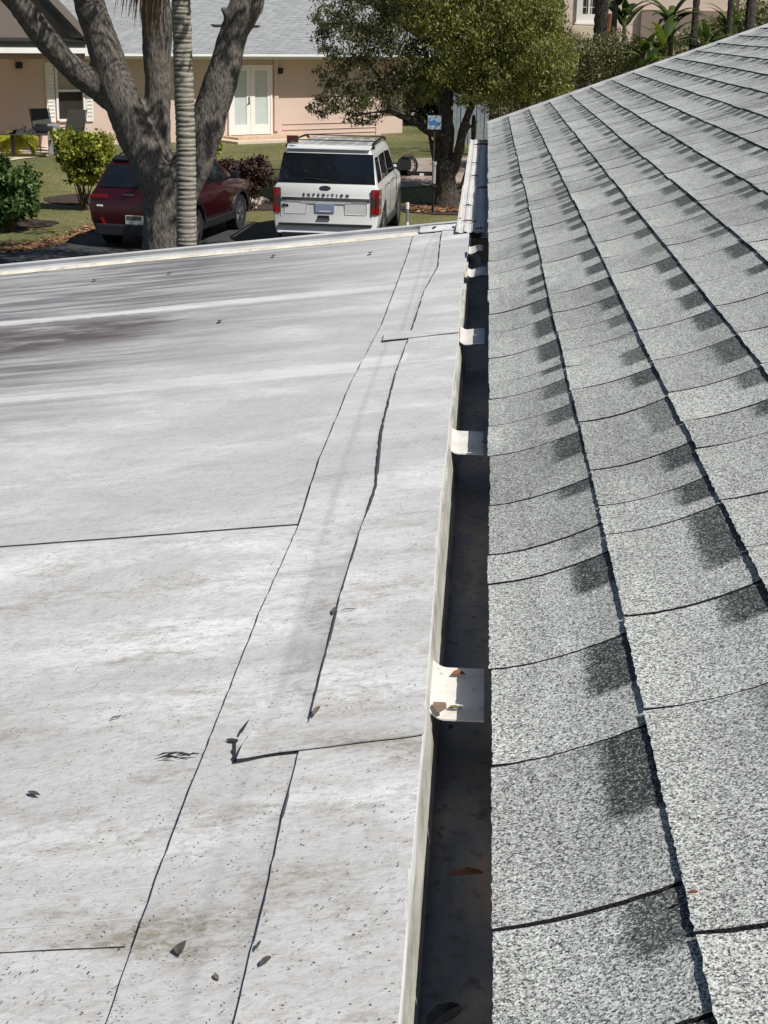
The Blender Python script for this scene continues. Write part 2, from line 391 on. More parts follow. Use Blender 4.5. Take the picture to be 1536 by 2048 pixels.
# fallen leaves along the driveway edge, left
eg = [on_z(px, py, 0) for px, py in ((-60, 513), (0, 507), (60, 501), (110, 489), (165, 470), (200, 455))]
def s_edge():
    k = random.randrange(len(eg) - 1); t = random.random(); p = eg[k] * (1 - t) + eg[k + 1] * t
    d = abs(random.gauss(0, .6)); return (p[0] + random.gauss(0, .1) - .2 * d, p[1] + d * .9 + .05, gz(p[0], p[1] + d))
leafbits('fallen_leaves', 1700, s_edge, .045, 'dead_leaves')
def s_mulch():
    p = on_z(random.uniform(820, 925), random.gauss(421, 2.2), 0); return (p[0], p[1], gz(p[0], p[1]))
leafbits('fallen_leaves', 900, s_mulch, .07, 'dead_leaves')
def blob(cx, cy, rx, ry, n=26, j=.12):
    return [(cx + rx * math.cos(t * 6.283 / n) * (1 + random.uniform(-j, j)), cy + ry * math.sin(t * 6.283 / n) * (1 + random.uniform(-j, j))) for t in range(n)]
for px, py, rx, ry in ((45, 448, .75, .7), (170, 380, .9, .8), (900, 420, 1.3, .9), (500, 408, 1.4, 1.0)):
    p = on_z(px, py, gz(*on_z(px, py, 0)[:2])); flat_sheet('mulch_bed', blob(p[0], p[1], rx, ry), .02, 'mulch')
# far paved strip behind the tree, and the pale kerb of brick by the hedge
M['paving'] = plain('paving', (.34, .27, .23), .85, var=.25, scale=2.2, bump=.3)
q = [on_z(px, py, .1) for px, py in ((800, 388), (900, 386), (1050, 384), (1050, 350), (900, 350), (810, 352))]
flat_sheet('path', [(a[0], a[1]) for a in q], .02, 'paving')

# ================================================================== NEAR HOUSE WITH THE SHINGLE ROOF
TH = math.radians(20.2); EX = .1447; EAVE_Z = CZ - .644; EAVE_X = .0312
YE = 10.75
near = thing('shingled_house', (EAVE_X, 5, 0), label='house under the big grey granular shingle roof rising to the upper right', cat='house')
cT, sT = math.cos(TH), math.sin(TH)
def shp(u, y, h): return (EAVE_X + u * cT - h * sT, y, EAVE_Z + u * sT + h * cT)
course_joints = {
 0: [984, [2330, 2130, 1860, 1532, 1340, 1169, 1110, 1012, 914, 854, 801, 769, 718, 669, 630, 603, 580, 550, 524, 508, 485, 466]],
 1: [0, [2500, 1871, 1422, 1235, 1071, 1013, 941, 845, 780, 734, 702, 664, 626, 590, 557, 527, 497]],
 2: [0, [2600, 1640, 1320, 1095, 999, 897, 843, 785, 719, 660, 621, 583, 549, 516, 485]]}
def joint_y(k, py):
    px = {0: 984, 1: 1020 + (py - 240) * .226, 2: 1096 + (py - 300) * .476}[k]
    return on_z(px, py, EAVE_Z + k * EX * sT + .011)[1]
sv, sf, suv, stone, spl, sps, smi = [], [], [], [], [], [], []
NC = 34; KU = 6
for k in range(NC):
    js = [-1.5]
    if k in course_joints:
        jj = [joint_y(k, p) for p in course_joints[k][1]]
        while js[-1] < jj[0] - .3: js.append(js[-1] + random.uniform(.14, .26))
        js[-1] = (js[-2] + jj[0]) / 2 if jj[0] - js[-1] < .1 else js[-1]
        js += jj
    while js[-1] < YE - .25: js.append(js[-1] + random.choice((.10, .13, .17, .20, .24, .28)) * random.uniform(.9, 1.1))
    js.append(YE)
    if js[-1] - js[-2] < .06: del js[-2]
    ph = random.random() * 10
    for a in range(len(js) - 1):
        y0, y1 = js[a] + .0026, js[a + 1] - .0026
        lift = .0034 * random.uniform(.85, 1.25); thk = .0085; sag = .0060 * random.uniform(.8, 1.2)
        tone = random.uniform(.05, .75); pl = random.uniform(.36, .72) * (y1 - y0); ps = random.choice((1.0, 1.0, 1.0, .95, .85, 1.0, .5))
        if random.random() < .15: pl *= .6
        nvs = max(2, int((y1 - y0) / .005)) if y0 < 2.0 and k < 5 else max(2, int((y1 - y0) / .02)) if y0 < 4 else 3
        KU = 18 if (y0 < 2.0 and k < 5) else 6
        base = len(sv); uo = random.uniform(-.0022, .0022)
        for i in range(KU + 1):
            uu = i / KU; u = k * EX + uu * EX * 1.04
            for j in range(nvs + 1):
                y = y0 + (y1 - y0) * j / nvs
                wob = noise.noise(Vector((k * 3.1, y * 9, ph)))
                rag = ((noise.noise(Vector((k * 7.7, y * 90, ph))) + .7 * noise.noise(Vector((k * 7.7, y * 230, ph)))) * .0016 if i == 0 else 0) * (1 if y < 3 else .6)
                h = thk + lift * (1 + .22 * wob) * (1 - uu) - sag * 4 * uu * (1 - uu) * (1 - .35 * (uu - .5)) + .002 * noise.noise(Vector((y * 1.3, u * 4, 2)))
                ry = 0 if j not in (0, nvs) else (.0012 if y < 3 else .0008) * (noise.noise(Vector((u * 110, js[a + (j > 0)] * 50, 6))) + .8 * noise.noise(Vector((u * 260, js[a + (j > 0)] * 50, 6))))
                sv.append(shp(u + (uo + rag if i == 0 else 0), y + ry, h)); suv.append((y1 - y, uu))
        W = nvs + 1
        for i in range(KU):
            for j in range(nvs):
                sf.append((base + i * W + j, base + (i + 1) * W + j, base + (i + 1) * W + j + 1, base + i * W + j + 1)); smi.append(0)
                stone.append(tone); spl.append(pl); sps.append(ps)
        # thickness: butt edge and the two side cuts go down to the deck
        ring = [base + j for j in range(W)]
        lo = len(sv)
        for j in range(W):
            x = Vector(sv[base + j]); sv.append(tuple(x - Vector((-sT, 0, cT)) * (lift * 1.3 if k else .0045))); suv.append((0, 0))
        for j in range(nvs):
            sf.append((base + j, base + j + 1, lo + j + 1, lo + j)); smi.append(1); stone.append(0); spl.append(0); sps.append(0)
        for side, jj in ((0, 0), (1, nvs)):
            b2 = len(sv)
            for i in range(KU + 1):
                uu = i / KU; sv.append(shp(k * EX + uu * EX * 1.04, y0 if side == 0 else y1, 0.0)); suv.append((0, 0))
            for i in range(KU):
                q = (base + i * W + jj, base + (i + 1) * W + jj, b2 + i + 1, b2 + i); sf.append(q if side else q[::-1]); smi.append(1); stone.append(0); spl.append(0); sps.append(0)
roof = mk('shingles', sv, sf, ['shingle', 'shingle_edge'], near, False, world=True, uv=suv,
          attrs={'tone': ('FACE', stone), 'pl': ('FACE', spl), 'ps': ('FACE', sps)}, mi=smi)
# sheathing under the shingles, both slopes of the gable roof, drip edge, walls
RU = NC * EX
b = MB(); b.panel([shp(.006, -1.5, 0), shp(RU, -1.5, 0), shp(RU, YE - .004, 0), shp(.006, YE - .004, 0)], (sT, 0, -cT), .018)
ridge = Vector(shp(RU, 0, 0)); far_x = ridge.x * 2
b.panel([(ridge.x, -1.5, ridge.z), (far_x, -1.5, EAVE_Z), (far_x, YE, EAVE_Z), (ridge.x, YE, ridge.z)], (sT, 0, cT), .02)
b.build('roof_deck', 'shingle_edge', near, world=True)
b = MB()
b.panel([shp(-.004, YE, -.02), shp(RU, YE, -.02), shp(RU, YE, .022), shp(-.004, YE, .022)], (0, 1, 0), .028)
b.build('drip_edge', 'metal_edge_light', near, world=True)
M['near_wall'] = plain('near_wall', (.50, .42, .34), .85, bump=.3)
b = MB(); b.box((.45 + 2.2, 4.6, (EAVE_Z - .1) / 2), (4.4 + .0, 11.6, EAVE_Z - .1)); b.build('wall', 'near_wall', near, world=True)
b = MB(); b.box((.065, 4.62, EAVE_Z - .115), (.022, 12.2, .15)); b.build('fascia', 'white_trim', near, world=True)
b = MB(); b.box((.26, 4.62, EAVE_Z - .20), (.37, 12.2, .012)); b.build('soffit', 'white_trim', near, world=True)

# ================================================================== FLAT WHITE ROOF
Aa = MW @ np.array([976 - 768, 124 - 1024, F]); Bb = MW @ np.array([-41000 - 768, 4600 - 1024, F])
Aa /= np.linalg.norm(Aa); Bb /= np.linalg.norm(Bb); Nn = np.cross(Aa, Bb); Nn /= np.linalg.norm(Nn); Nn = Nn if Nn[2] > 0 else -Nn
Ll = np.cross(Nn, Aa); O0 = on_z(858, 1400, CZ - .645)
VFAR = 4.50
def fuv(px, py):
    p = on_plane(px, py, O0, Nn) - O0; return float(p @ Ll), float(p @ Aa)
def fp(u, v, h=0): return O0 + Ll * u + Aa * v + Nn * h
porch = thing('flat_roofed_porch', (-1.2, 3, 0), label='low white flat roof with taped seams, filling the lower left beside the shingles', cat='roof')
def vB(u, v): return v + .018 * u      # laps run along Bb, a hair off square
def interp(poly, v):
    poly = sorted(poly)
    if v <= poly[0][0]: return poly[0][1]
    for (a, b1), (c, d) in zip(poly, poly[1:]):
        if v <= c: return b1 + (d - b1) * (v - a) / (c - a)
    return poly[-1][1]
def line(pts): return [(fuv(*p)[1], fuv(*p)[0]) for p in pts]
EDGE = line([(803, 2048), (826, 1750), (847, 1500), (860, 1330), (872, 1150), (883, 1010), (893, 930), (900, 850), (907, 780), (918, 690), (921, 610), (928, 560), (935, 510), (938, 477)])
LINE0 = line([(225, 2048), (318, 1770), (420, 1500), (470, 1370), (530, 1220), (600, 1060), (640, 930), (705, 770), (765, 655), (800, 560), (818, 510), (826, 480)])
LINE1a = line([(480, 2048), (540, 1800), (570, 1650), (603, 1525)])
LINE1b = line([(600, 1530), (625, 1452), (655, 1330), (682, 1215), (722, 1080), (755, 990), (765, 880), (792, 760), (818, 688)])
LINE1c = line([(817, 692), (828, 660), (850, 590), (877, 540), (880, 505), (883, 478)])
CREASE = line([(370, 2048), (400, 1900), (480, 1600), (545, 1445), (600, 1250), (660, 1040), (700, 900), (745, 770), (775, 690), (805, 665), (830, 580), (853, 500), (868, 476)])
def rumple(u, v, amp=1):
    return amp * (.0016 * noise.noise(Vector((u * 6, v * 9, 0))) + .0008 * noise.noise(Vector((u * 22, v * 34, 3))))
def sheet(name, ufun, vfun, h0, h1=None, nu=24, nv=200, lips=(0, 0, 0, 0), th=.0013, bend=None, dirt=None, parent=porch, hextra=None, seed=0, grey=0):
    """one membrane sheet, a thin shell lying h0 above the deck.
    ufun(v)->(u_right,u_left); vfun(t,s)->v ; lips: curl height at (left edge, right, near, far)"""
    vs, uv, dd = [], [], []
    for j in range(nv + 1):
        for i in range(nu + 1):
            s_ = i / nu; t = j / nv
            v = vfun(t, .1 if UL > ufun(0)[1] else 1.0)
            for _it in range(3): ur, ul = ufun(v); u = ur + (ul - ur) * s_; v = vfun(t, u)
            h = h0 + rumple(u, v) + (hextra(u, v) if hextra else 0)
            eL = max(0, 1 - abs(ul - u) / .018); h += lips[0] * eL ** 2 * max(0, .55 + 1.5 * noise.noise(Vector((v * 7, seed, 5))))
            dn = abs(v - vfun(0, u)); df = abs(v - vfun(1, u))
            h += lips[2] * max(0, 1 - dn / .02) ** 2 + lips[3] * max(0, 1 - df / .02) ** 2
            u2 = u + (.0011 * noise.noise(Vector((v * 12, seed, 1))) + .0007 * noise.noise(Vector((v * 60, seed, 2))) if i == nu and lips[0] else 0)
            vs.append(fp(u2, v, h)); uv.append((u, v)); dd.append(dirt(u, v) if dirt else 0)
    W = nu + 1; fs = []
    for j in range(nv):
        for i in range(nu): fs.append((j * W + i, (j + 1) * W + i, (j + 1) * W + i + 1, j * W + i + 1))
    n0 = len(vs)
    for a in list(vs): vs.append(a - Nn * th)
    uv += uv; dd += [.55] * n0
    rim = []
    for j in range(nv): rim.append((j * W + nu, (j + 1) * W + nu))
    for j in range(nv): rim.append(((j + 1) * W, j * W))
    for i in range(nu): rim.append((i, i + 1))
    for i in range(nu): rim.append((nv * W + i + 1, nv * W + i))
    top = list(fs)
    fs += [tuple(n0 + q for q in reversed(f)) for f in top]
    for a, c in rim: fs.append((a, c, n0 + c, n0 + a)[::-1])
    o = mk(name, vs, fs, 'membrane', parent, True, 50, True, uv=uv, attrs={'dirt': ('POINT', dd), 'grey': ('POINT', [grey] * len(vs))})
    me = o.data; me.validate()
    bm = bmesh.new(); bm.from_mesh(me); bmesh.ops.recalc_face_normals(bm, faces=bm.faces[:]); bm.to_mesh(me); bm.free()
    return o
# base: rolls laid across the slope, nearer roll lapping the farther one
UL = 7.0
laps = [-2.2, vB(.3, -.448), fuv(300, 1083)[1], 1.79, 3.03, VFAR - .02]
for k in range(5):
    a, c = laps[k], laps[k + 1]
    ov = .03
    sheet('membrane_sheet', lambda v: (.10, UL), lambda t, u, a=a, c=c, k=k: (a - (ov if k else 0)) + .018 * (u if u > .2 else u) + ((c + (0 if k == 4 else 0)) - a + (ov if k else 0)) * t,
          .0035 - k * .0006 + (.0024 if k in (0, 1) else 0) * (1 - .5 * k), nu=90, nv=40, lips=(0, 0, 0, .0003), grey=(0, .03, .17, .20, .24)[k])
    if k < 2: LAPV = globals().setdefault('LAPV', []); LAPV.append(c)
# thin extra tape under the near lap
def dirt_line(poly, w, amt, lo=-9, hi=9):
    def f(u, v):
        if v < lo or v > hi: return 0
        d = abs(u - interp(poly, v)); return amt * max(0, 1 - d / w) * (.55 + .8 * abs(noise.noise(Vector((v * 6, u * 50, 4)))))
    return f
dc = dirt_line(CREASE, .009, .16); dl = dirt_line(LINE1b, .014, .22); dm = dirt_line(line([(640, 1400), (600, 1470)]), .05, .0)
def cre_h(u, v): # an older edge below telegraphs through
    d = interp(CREASE, v) - u; return .0008 * sstep(-.004, .006, d)
def dirtA(u, v):
    x = dc(u, v) + dl(u, v)
    g = sstep(.17, .15, u) * sstep(.10, .12, u); x += .26 * g * (sstep(-.05, .1, v) * sstep(.6, .3, v)) * (1 + noise.noise(Vector((u * 60, v * 14, 1))))
    return min(.8, x)
vlap = fuv(700, 1516)[1]; vlap2 = fuv(850, 684)[1]
slope_lap = (fuv(848, 1498)[1] - fuv(480, 1545)[1]) / (fuv(848, 1498)[0] - fuv(480, 1545)[0])
sl2 = (fuv(915, 675)[1] - fuv(775, 690)[1]) / (fuv(915, 675)[0] - fuv(775, 690)[0])
ulap = fuv(700, 1516)[0]; ulap2 = fuv(850, 684)[0]
# wide cover strip between the left black line and the edge
sheet('cover_strip', lambda v: (interp(EDGE, v) + .006, interp(LINE0, v)), lambda t, u: -2.2 + (VFAR - .035 + 2.2) * t, .0088, nu=44, nv=420,
      lips=(.0005, 0, 0, 0), hextra=cre_h, grey=.10, dirt=dirtA, seed=1)
# narrow upper strips, three lengths, each lapping the one nearer the camera
def ustrip(left, vn, vf, h, seed, near_s, far_s, ln=.0, nv=160):
    def vf_(t, u): return (vn + near_s * (u - ulap)) + ((vf + far_s * (u - ulap)) - (vn + near_s * (u - ulap))) * t
    return sheet('edge_strip', lambda v: (interp(EDGE, v), interp(left, v)), vf_, h, nu=24, nv=nv, lips=(.0003, 0, ln, 0), grey=.02, seed=seed, dirt=lambda u, v: 0)
ustrip(LINE1a, -2.2, vlap + .03, .0125, 2, 0, slope_lap, nv=150)
ustrip(LINE1b, vlap + .035, vlap2, .0125, 3, slope_lap, 0, nv=240)
ustrip(LINE1c, vlap2 + .008, VFAR - .035, .0125, 4, 0, 0, nv=160)
# patch across the near lap: spans from the torn corner to the roof edge, lifted at its near side
UT = fuv(470, 1545)[0]
def vpatch(t, u):
    vn = vlap + slope_lap * (u - ulap) + .004 * sstep(.13, .19, u) * -2; return vn + (.062 + .0 * u) * t
sheet('lap_patch', lambda v: (interp(EDGE, v) - .001, UT - .004 + .012 * sstep(vlap, vlap + .09, v) * -1), vpatch, .0142, nu=40, nv=10, lips=(.0022, 0, .0012, .0), seed=7, th=.0012)
def vpatch2(t, u): return vlap2 + sl2 * (u - ulap2) + .09 * t
sheet('lap_patch', lambda v: (interp(EDGE, v) - .001, fuv(768, 688)[0]), vpatch2, .0142, nu=30, nv=8, lips=(.0015, 0, .0010, .0), seed=8, th=.0012)
# turned-down right edge of the membrane and the board behind it
def ribbon(name, top, drop, mat, h=.0, out=.0, seed=0, th=.003, wav=.004, nv=500, par=porch, v0=-2.2, v1=VFAR - .02, skew=0):
    vs, fs = [], []
    for j in range(nv + 1):
        v = v0 + (v1 - v0) * j / nv; u = interp(EDGE, v)
        w1 = wav * noise.noise(Vector((v * 2.2, seed, 0))) + wav * .5 * noise.noise(Vector((v * 7, seed, 9)))
        for uu, hh in ((u - out, h), (u - out - w1 - .0005, h - drop * .35), (u - out - skew + w1 * 1.5, h - drop + w1), (u - out + th - skew + w1 * 1.5, h - drop + w1), (u - out + th, h)):
            vs.append(fp(uu, v, hh))
    for j in range(nv):
        for i in range(5): fs.append((j * 5 + i, j * 5 + (i + 1) % 5, (j + 1) * 5 + (i + 1) % 5, (j + 1) * 5 + i))
    return mk(name, vs, fs, mat, par, True, 40, True)
rb = ribbon('edge_flap', 0, .010, M['membrane_plain'], h=.0120, out=.0006, seed=3, wav=.0012)
ribbon('fascia', 0, .048, 'fascia', h=.001, out=-.003, seed=5, wav=.0022, skew=.0022)
# far metal gravel stop
def ecoord(px, py): return fuv(px, py)
b = MB(); uS, uE = -.0, UL
def across(v0, v1, h0, h1, u0, u1, mi=0, vb=None):
    P = [fp(u0, v0 + .018 * u0, h0), fp(u0, v1 + .018 * u0, h0), fp(u1, v1 + .018 * u1, h0), fp(u1, v0 + .018 * u1, h0)]
    Q = [p + Nn * (h1 - h0) for p in P]
    b.add([V(p) for p in P + Q], [(0, 1, 2, 3)[::-1], (4, 5, 6, 7), (0, 1, 5, 4), (1, 2, 6, 5), (2, 3, 7, 6), (3, 0, 4, 7)], mi)
vE = VFAR
across(vE - .008, vE + .050, .004, .0085, .19, UL)
fl = b.build('edge_flange', 'metal_edge_light', porch, world=True)
b = MB(); across(vE + .050, vE + .058, -.06, .030, .052, UL); across(vE + .044, vE + .068, .030, .034, .050, UL, 1)
b.build('gravel_stop', ['metal_edge', 'metal_edge_light'], porch, world=True)
# irregular caulk line
vs, fs = [], []
for j in range(501):
    u = .20 + (UL - .2) * j / 500; a = vE - .045 + .010 * noise.noise(Vector((u * 5, 1, 1))) + .006 * noise.noise(Vector((u * 21, 1, 1))) + .018 * u; c = vE + .004 + .018 * u
    hh = .0098 + .003 * noise.noise(Vector((u * 30, 2, 0)))
    vs += [fp(u, a, .0025), fp(u, (a + c) / 2, hh), fp(u, c, hh), fp(u, c, .002)]
for j in range(500):
    for i in range(3): fs.append((j * 4 + i, (j + 1) * 4 + i, (j + 1) * 4 + i + 1, j * 4 + i + 1))
mk('caulk', vs, fs, 'caulk', porch, True, 60, True)
# membrane dressed up over the far corner
def hfar(u, v): return .012 * sstep(VFAR - .05, VFAR + .03, v)
sheet('corner_flashing', lambda v: (interp(EDGE, v) - .001, .197), lambda t, u: VFAR - .06 + .10 * t, .0155, nu=30, nv=14, hextra=hfar, lips=(.001, 0, 0, 0), seed=11)
# deck, walls of the porch below
b = MB()
P = [fp(.004, -2.2, -.002), fp(.004, VFAR + .045, -.002), fp(UL, VFAR + .045 + .018 * UL, -.002), fp(UL, -2.2, -.002)]
b.panel([V(p) for p in P], V(-Nn), .10); b.build('roof_deck', 'fascia', porch, world=True)
b = MB(); b.box((-3.6, 1.9, 1.45), (6.2, 7.2, 2.55)); b.build('wall', 'near_wall', porch, world=True)
# dirt ribbons in the seams (old sealant), widths as seen
def seam(poly, wfun, v0, v1, h, name='seam_sealant'):
    vs, fs = [], []; n = 160
    for j in range(n + 1):
        v = v0 + (v1 - v0) * j / n; u = interp(poly, v); w_ = wfun(v) * (1 + .5 * noise.noise(Vector((v * 25, 3, 3)))) + .0002
        ww = .001 * noise.noise(Vector((v * 40, 8, 3)))
        vs += [fp(u + w_ + ww, v, h), fp(u + w_ * .5, v, h + .0011), fp(u - .0012, v, h + .0005)]
    for j in range(n): fs += [(3 * j, 3 * j + 3, 3 * j + 4, 3 * j + 1), (3 * j + 1, 3 * j + 4, 3 * j + 5, 3 * j + 2)]
    return mk(name, [V(q) for q in vs], fs, 'old_seam', porch, True, 60, True)
M['tear'] = plain('tear', (.03, .028, .035), .85, var=.3, scale=80)
for poly in ([(502, 1466), (496, 1478), (488, 1492), (485, 1493), (486, 1488), (492, 1477)], [(455, 1500), (463, 1504), (478, 1505), (479, 1500), (466, 1498)], [(471, 1504), (475, 1506), (475, 1545), (470, 1545), (467, 1538), (471, 1530), (467, 1522), (471, 1515)]):
    P_ = [V(fp(*fuv(*q), .0146 if poly[0][0] > 500 else .0112)) for q in poly]; b = MB(); b.panel([p - V(Nn) * .0006 for p in P_], V(Nn), .0008); b.build('tear', 'tear', porch, world=True)
def wb(v): return .0030 * sstep(.6, .8, v) * sstep(1.9, 1.2, v) + .0012 * sstep(.35, .0, v) + .0006
seam(LINE1b, wb, fuv(625, 1450)[1], fuv(820, 690)[1], .0122)
seam(LINE1c, lambda v: .0020, fuv(825, 668)[1], VFAR - .06, .0122)
seam(LINE1a, lambda v: .0004, -1.0, fuv(603, 1530)[1], .0112)
seam(LINE0, lambda v: .0002 + .0009 * max(0, noise.noise(Vector((v * 5, 1, 8)))), -1.0, VFAR - .06, .0050)

for vc, w_ in ((LAPV[0], .0008), (LAPV[1], .0009)):      # thin dark ribbons along the cross laps
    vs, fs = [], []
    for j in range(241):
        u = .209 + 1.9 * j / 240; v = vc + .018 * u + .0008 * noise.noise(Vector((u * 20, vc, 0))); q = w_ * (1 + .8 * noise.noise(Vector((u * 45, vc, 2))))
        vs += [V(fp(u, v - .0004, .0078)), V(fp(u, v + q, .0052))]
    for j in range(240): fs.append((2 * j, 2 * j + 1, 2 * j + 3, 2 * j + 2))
    mk('lap_line', vs, fs, 'old_seam', porch, True, 60, True)
for p0_, p1_ in (((0, 1808), (315, 1785)), ((0, 1868), (290, 1846))):    # low folds of the buried tape
    a_, c_ = fuv(*p0_), fuv(*p1_); b = MB()
    b.tube([V(fp(a_[0] + (c_[0] - a_[0]) * k / 12, a_[1] + (c_[1] - a_[1]) * k / 12, .0046 + .0002 * math.sin(k * 2))) for k in range(13)], .0009, 5); b.build('tape_fold', 'metal_edge', porch, True, world=True)
# loose bits lying on the white roof
def leaf_thing(px, py, size, rot, label, mat='dry_leaf', plane=None, h=.016, curl=.16, shape=None, name='dead_leaf', cat='leaf', z=None, asp=.5, grp=None):
    if z is not None: p = on_z(px, py, z); n = Vector((0, 0, 1))
    else:
        u_, v_ = fuv(px, py); h = h if h > .02 else (.0062 if u_ > .207 else .0112 if u_ > .112 else .0155); p = fp(u_, v_, h); n = V(Nn)
    shape = shape or [(-1, 0), (-.7, asp * .7), (-.2, asp), (.4, asp * .8), (1, .1), (.5, -asp * .7), (-.2, -asp), (-.75, -asp * .6)]
    c, s_ = math.cos(rot), math.sin(rot); top = [(0, 0, size * .12)]
    for x, y in shape: top.append(((x * c - y * s_) * size, (x * s_ + y * c) * size, size * curl * (abs(y) / asp) * random.uniform(.5, 1.1)))
    k = len(top); vs = [Vector(t) + Vector((0, 0, .0006)) for t in top] + [Vector(t) for t in top]
    fs = [(0, i, i % (k - 1) + 1) for i in range(1, k)] + [(k, k + i % (k - 1) + 1, k + i) for i in range(1, k)] + [(i, k + i, k + i % (k - 1) + 1, i % (k - 1) + 1) for i in range(1, k)]
    o = mk(name, vs, fs, mat); o.location = V(p); o.rotation_euler = n.to_track_quat('Z', 'Y').to_euler()
    return tag(o, label, cat, group=grp)
M['dry_leaf'] = plain('dry_leaf', (.09, .08, .07), .8, var=.3, scale=60)
M['brown_leaf'] = plain('brown_leaf', (.20, .14, .10), .75, var=.3, scale=60)
M['rust_leaf'] = plain('rust_leaf', (.19, .065, .03), .7, var=.3, scale=60)
M['olive_leaf'] = plain('olive_leaf', (.14, .12, .04), .75, var=.3, scale=60)
leaf_thing(363, 1924, .0085, .15, 'torn grey leaf scrap lying between the two near seams', asp=.45, shape=[(-1, .4), (0, .5), (1, .42), (.9, 0), (.3, -.5), (-.5, -.25)])
leaf_thing(70, 1600, .009, 1.1, 'small dark curled leaf alone on the near left membrane', asp=.3)
leaf_thing(522, 1929, .006, 0, 'small brown leaf tucked against the nearest black seam', asp=.2)
leaf_thing(437, 1983, .005, .6, 'dark reddish crumpled leaf near the bottom between seams', 'brown_leaf', asp=.35)
leaf_thing(536, 1960, .006, -.4, 'tiny black leaf chip right of the nearest black seam', asp=.5)
leaf_thing(672, 1240, .013, 0, 'small dark tangle of leaf caught on the middle of the seam', asp=.25)
leaf_thing(636, 1452, .012, 0, 'rusty brown leaf crumbs at the torn near end of the dark seam', 'brown_leaf', asp=.25)
leaf_thing(440, 647, .018, .2, 'black chip lying on the grey streaked middle of the roof', asp=.35)
leaf_thing(742, 510, .026, 0, 'dark curled leaf nearest the corner flashing', asp=.3)
leaf_thing(548, 515, .026, .2, 'dark leaf on the roof midway along the metal edge', asp=.3)
leaf_thing(340, 549, .02, 0, 'dark chip beside the white streak below the metal edge', asp=.4)
leaf_thing(190, 563, .024, .1, 'flat dark leaf nearest the left end of the metal edge', asp=.3)
# twigs
def twig(px, py, ln, rot, label, r=.0009, h=.014):
    p = fp(*fuv(px, py), h); d = (Ll * math.cos(rot) + Aa * math.sin(rot)) * ln / 2
    b = MB(); b.tube([V(p - d), V(p - d * .3 + Nn * .001), V(p + d * .4), V(p + d)], [r * .6, r, r, r * .5], 6)
    o = b.build('twig', 'dry_leaf', None, True); return tag(o, label, 'twig')
twig(234, 1447, .012, 2.5, 'short dark twig lying alone left of the long seam', h=.007)
twig(700, 1243, .02, 2.9, 'fine twig running off the leaf tangle on the seam', .0006, .0152)
b = MB()
for k in range(9):
    p = fp(*fuv(363 + random.uniform(-32, 32), 1526 + random.uniform(-5, 5)), .008); d = (Ll + Aa * random.uniform(-.5, .5)) * .006 * random.uniform(.5, 1.3)
    b.tube([V(p - d), V(p + Nn * .0012), V(p + d)], [.0005, .0010, .0004], 5)
tag(b.build('bark_shreds', 'black', None), 'little black cluster of bark shreds left of the long seam', 'debris', kind='stuff')
def s_roof():
    v = -.6 + 5.0 * random.random() ** 2.2; u = random.uniform(.0, .4 + .28 * (v + .6)); p = fp(u, v, .0095 if u < .2 else .004)
    return (p[0], p[1], p[2])
leafbits('grit', 3200, s_roof, .0011, 'leaf_scraps', zoff=.0038, kind='stuff')

# ================================================================== GUTTER GAP WITH STRAPS
gut = thing('box_gutter', (-.02, 3, 3.4), label='dark narrow gutter gap between the white roof edge and the shingles', cat='gutter')
GB = -.095
b = MB(); vs, fs = [], []
n = 260
for j in range(n + 1):
    y = -1.5 + 7.1 * j / n
    z = EAVE_Z + GB - .013 * max(0, y) + .003 * noise.noise(Vector((y * 3, 0, 0)))
    for i, x in enumerate((-.115, -.112, -.06, -.02, .02, .046, .048)):
        vs.append((x, y, z + (.004 * noise.noise(Vector((x * 30, y * 6, 0)))) + (.06 if i in (0, 6) else 0)))
for j in range(n):
    for i in range(6): fs.append((j * 7 + i, j * 7 + i + 1, (j + 1) * 7 + i + 1, (j + 1) * 7 + i))
mk('channel', vs, fs, 'gutter', gut, True, 50, True)
SZ = EAVE_Z - .040
def strap(px0, px1, py0, py1, extra=0, bendl=.006, tip=0, dz=0):
    sz = SZ + dz
    a = on_z(px0, py1, sz); c = on_z(px1, py1, sz); e = on_z(px0, py0, sz); g = on_z(px1, py0, sz)
    y0, y1 = a[1], e[1]; x0 = (a[0] + e[0]) / 2 - .001; x1 = (c[0] + g[0]) / 2
    vs, fs = [], []; nn = 14; zl = min(sz, 3.587 - .0224 * (y0 + y1) / 2 - .010); zl = sz - (sz - zl) * .35
    for i in range(nn + 1):
        t = i / nn; x = x0 + (x1 - x0) * t; z = zl + (sz - zl) * min(1, t * 1.3) + .010 * max(0, (.30 - t) / .3) ** 2 * (1 if not tip else .6)
        sk = tip * max(0, t - .3)
        for yy, zz in ((y0 + .004 * max(0, .3 - t), z), (y1 - sk * (y1 - y0), z + .001), (y1 - sk * (y1 - y0), z - .0008), (y0 + .004 * max(0, .3 - t), z - .0018)): vs.append((x, yy, zz))
    for i in range(nn):
        for q in range(4): fs.append((i * 4 + q, i * 4 + (q + 1) % 4, (i + 1) * 4 + (q + 1) % 4, (i + 1) * 4 + q))
    fs += [(0, 3, 2, 1), (nn * 4, nn * 4 + 1, nn * 4 + 2, nn * 4 + 3)]
    o = mk('strap', vs, fs, 'strap', gut, True, 40, True)
    bm = bmesh.new(); bm.from_mesh(o.data); bmesh.ops.recalc_face_normals(bm, faces=bm.faces[:]); bm.to_mesh(o.data); bm.free()
    return (x0, x1, y0, y1)
st1 = strap(861, 968, 1335, 1437); strap(898, 967, 862, 906); strap(921, 969, 656, 685); strap(936, 970, 533, 547); strap(938, 966, 486, 499, tip=.5)
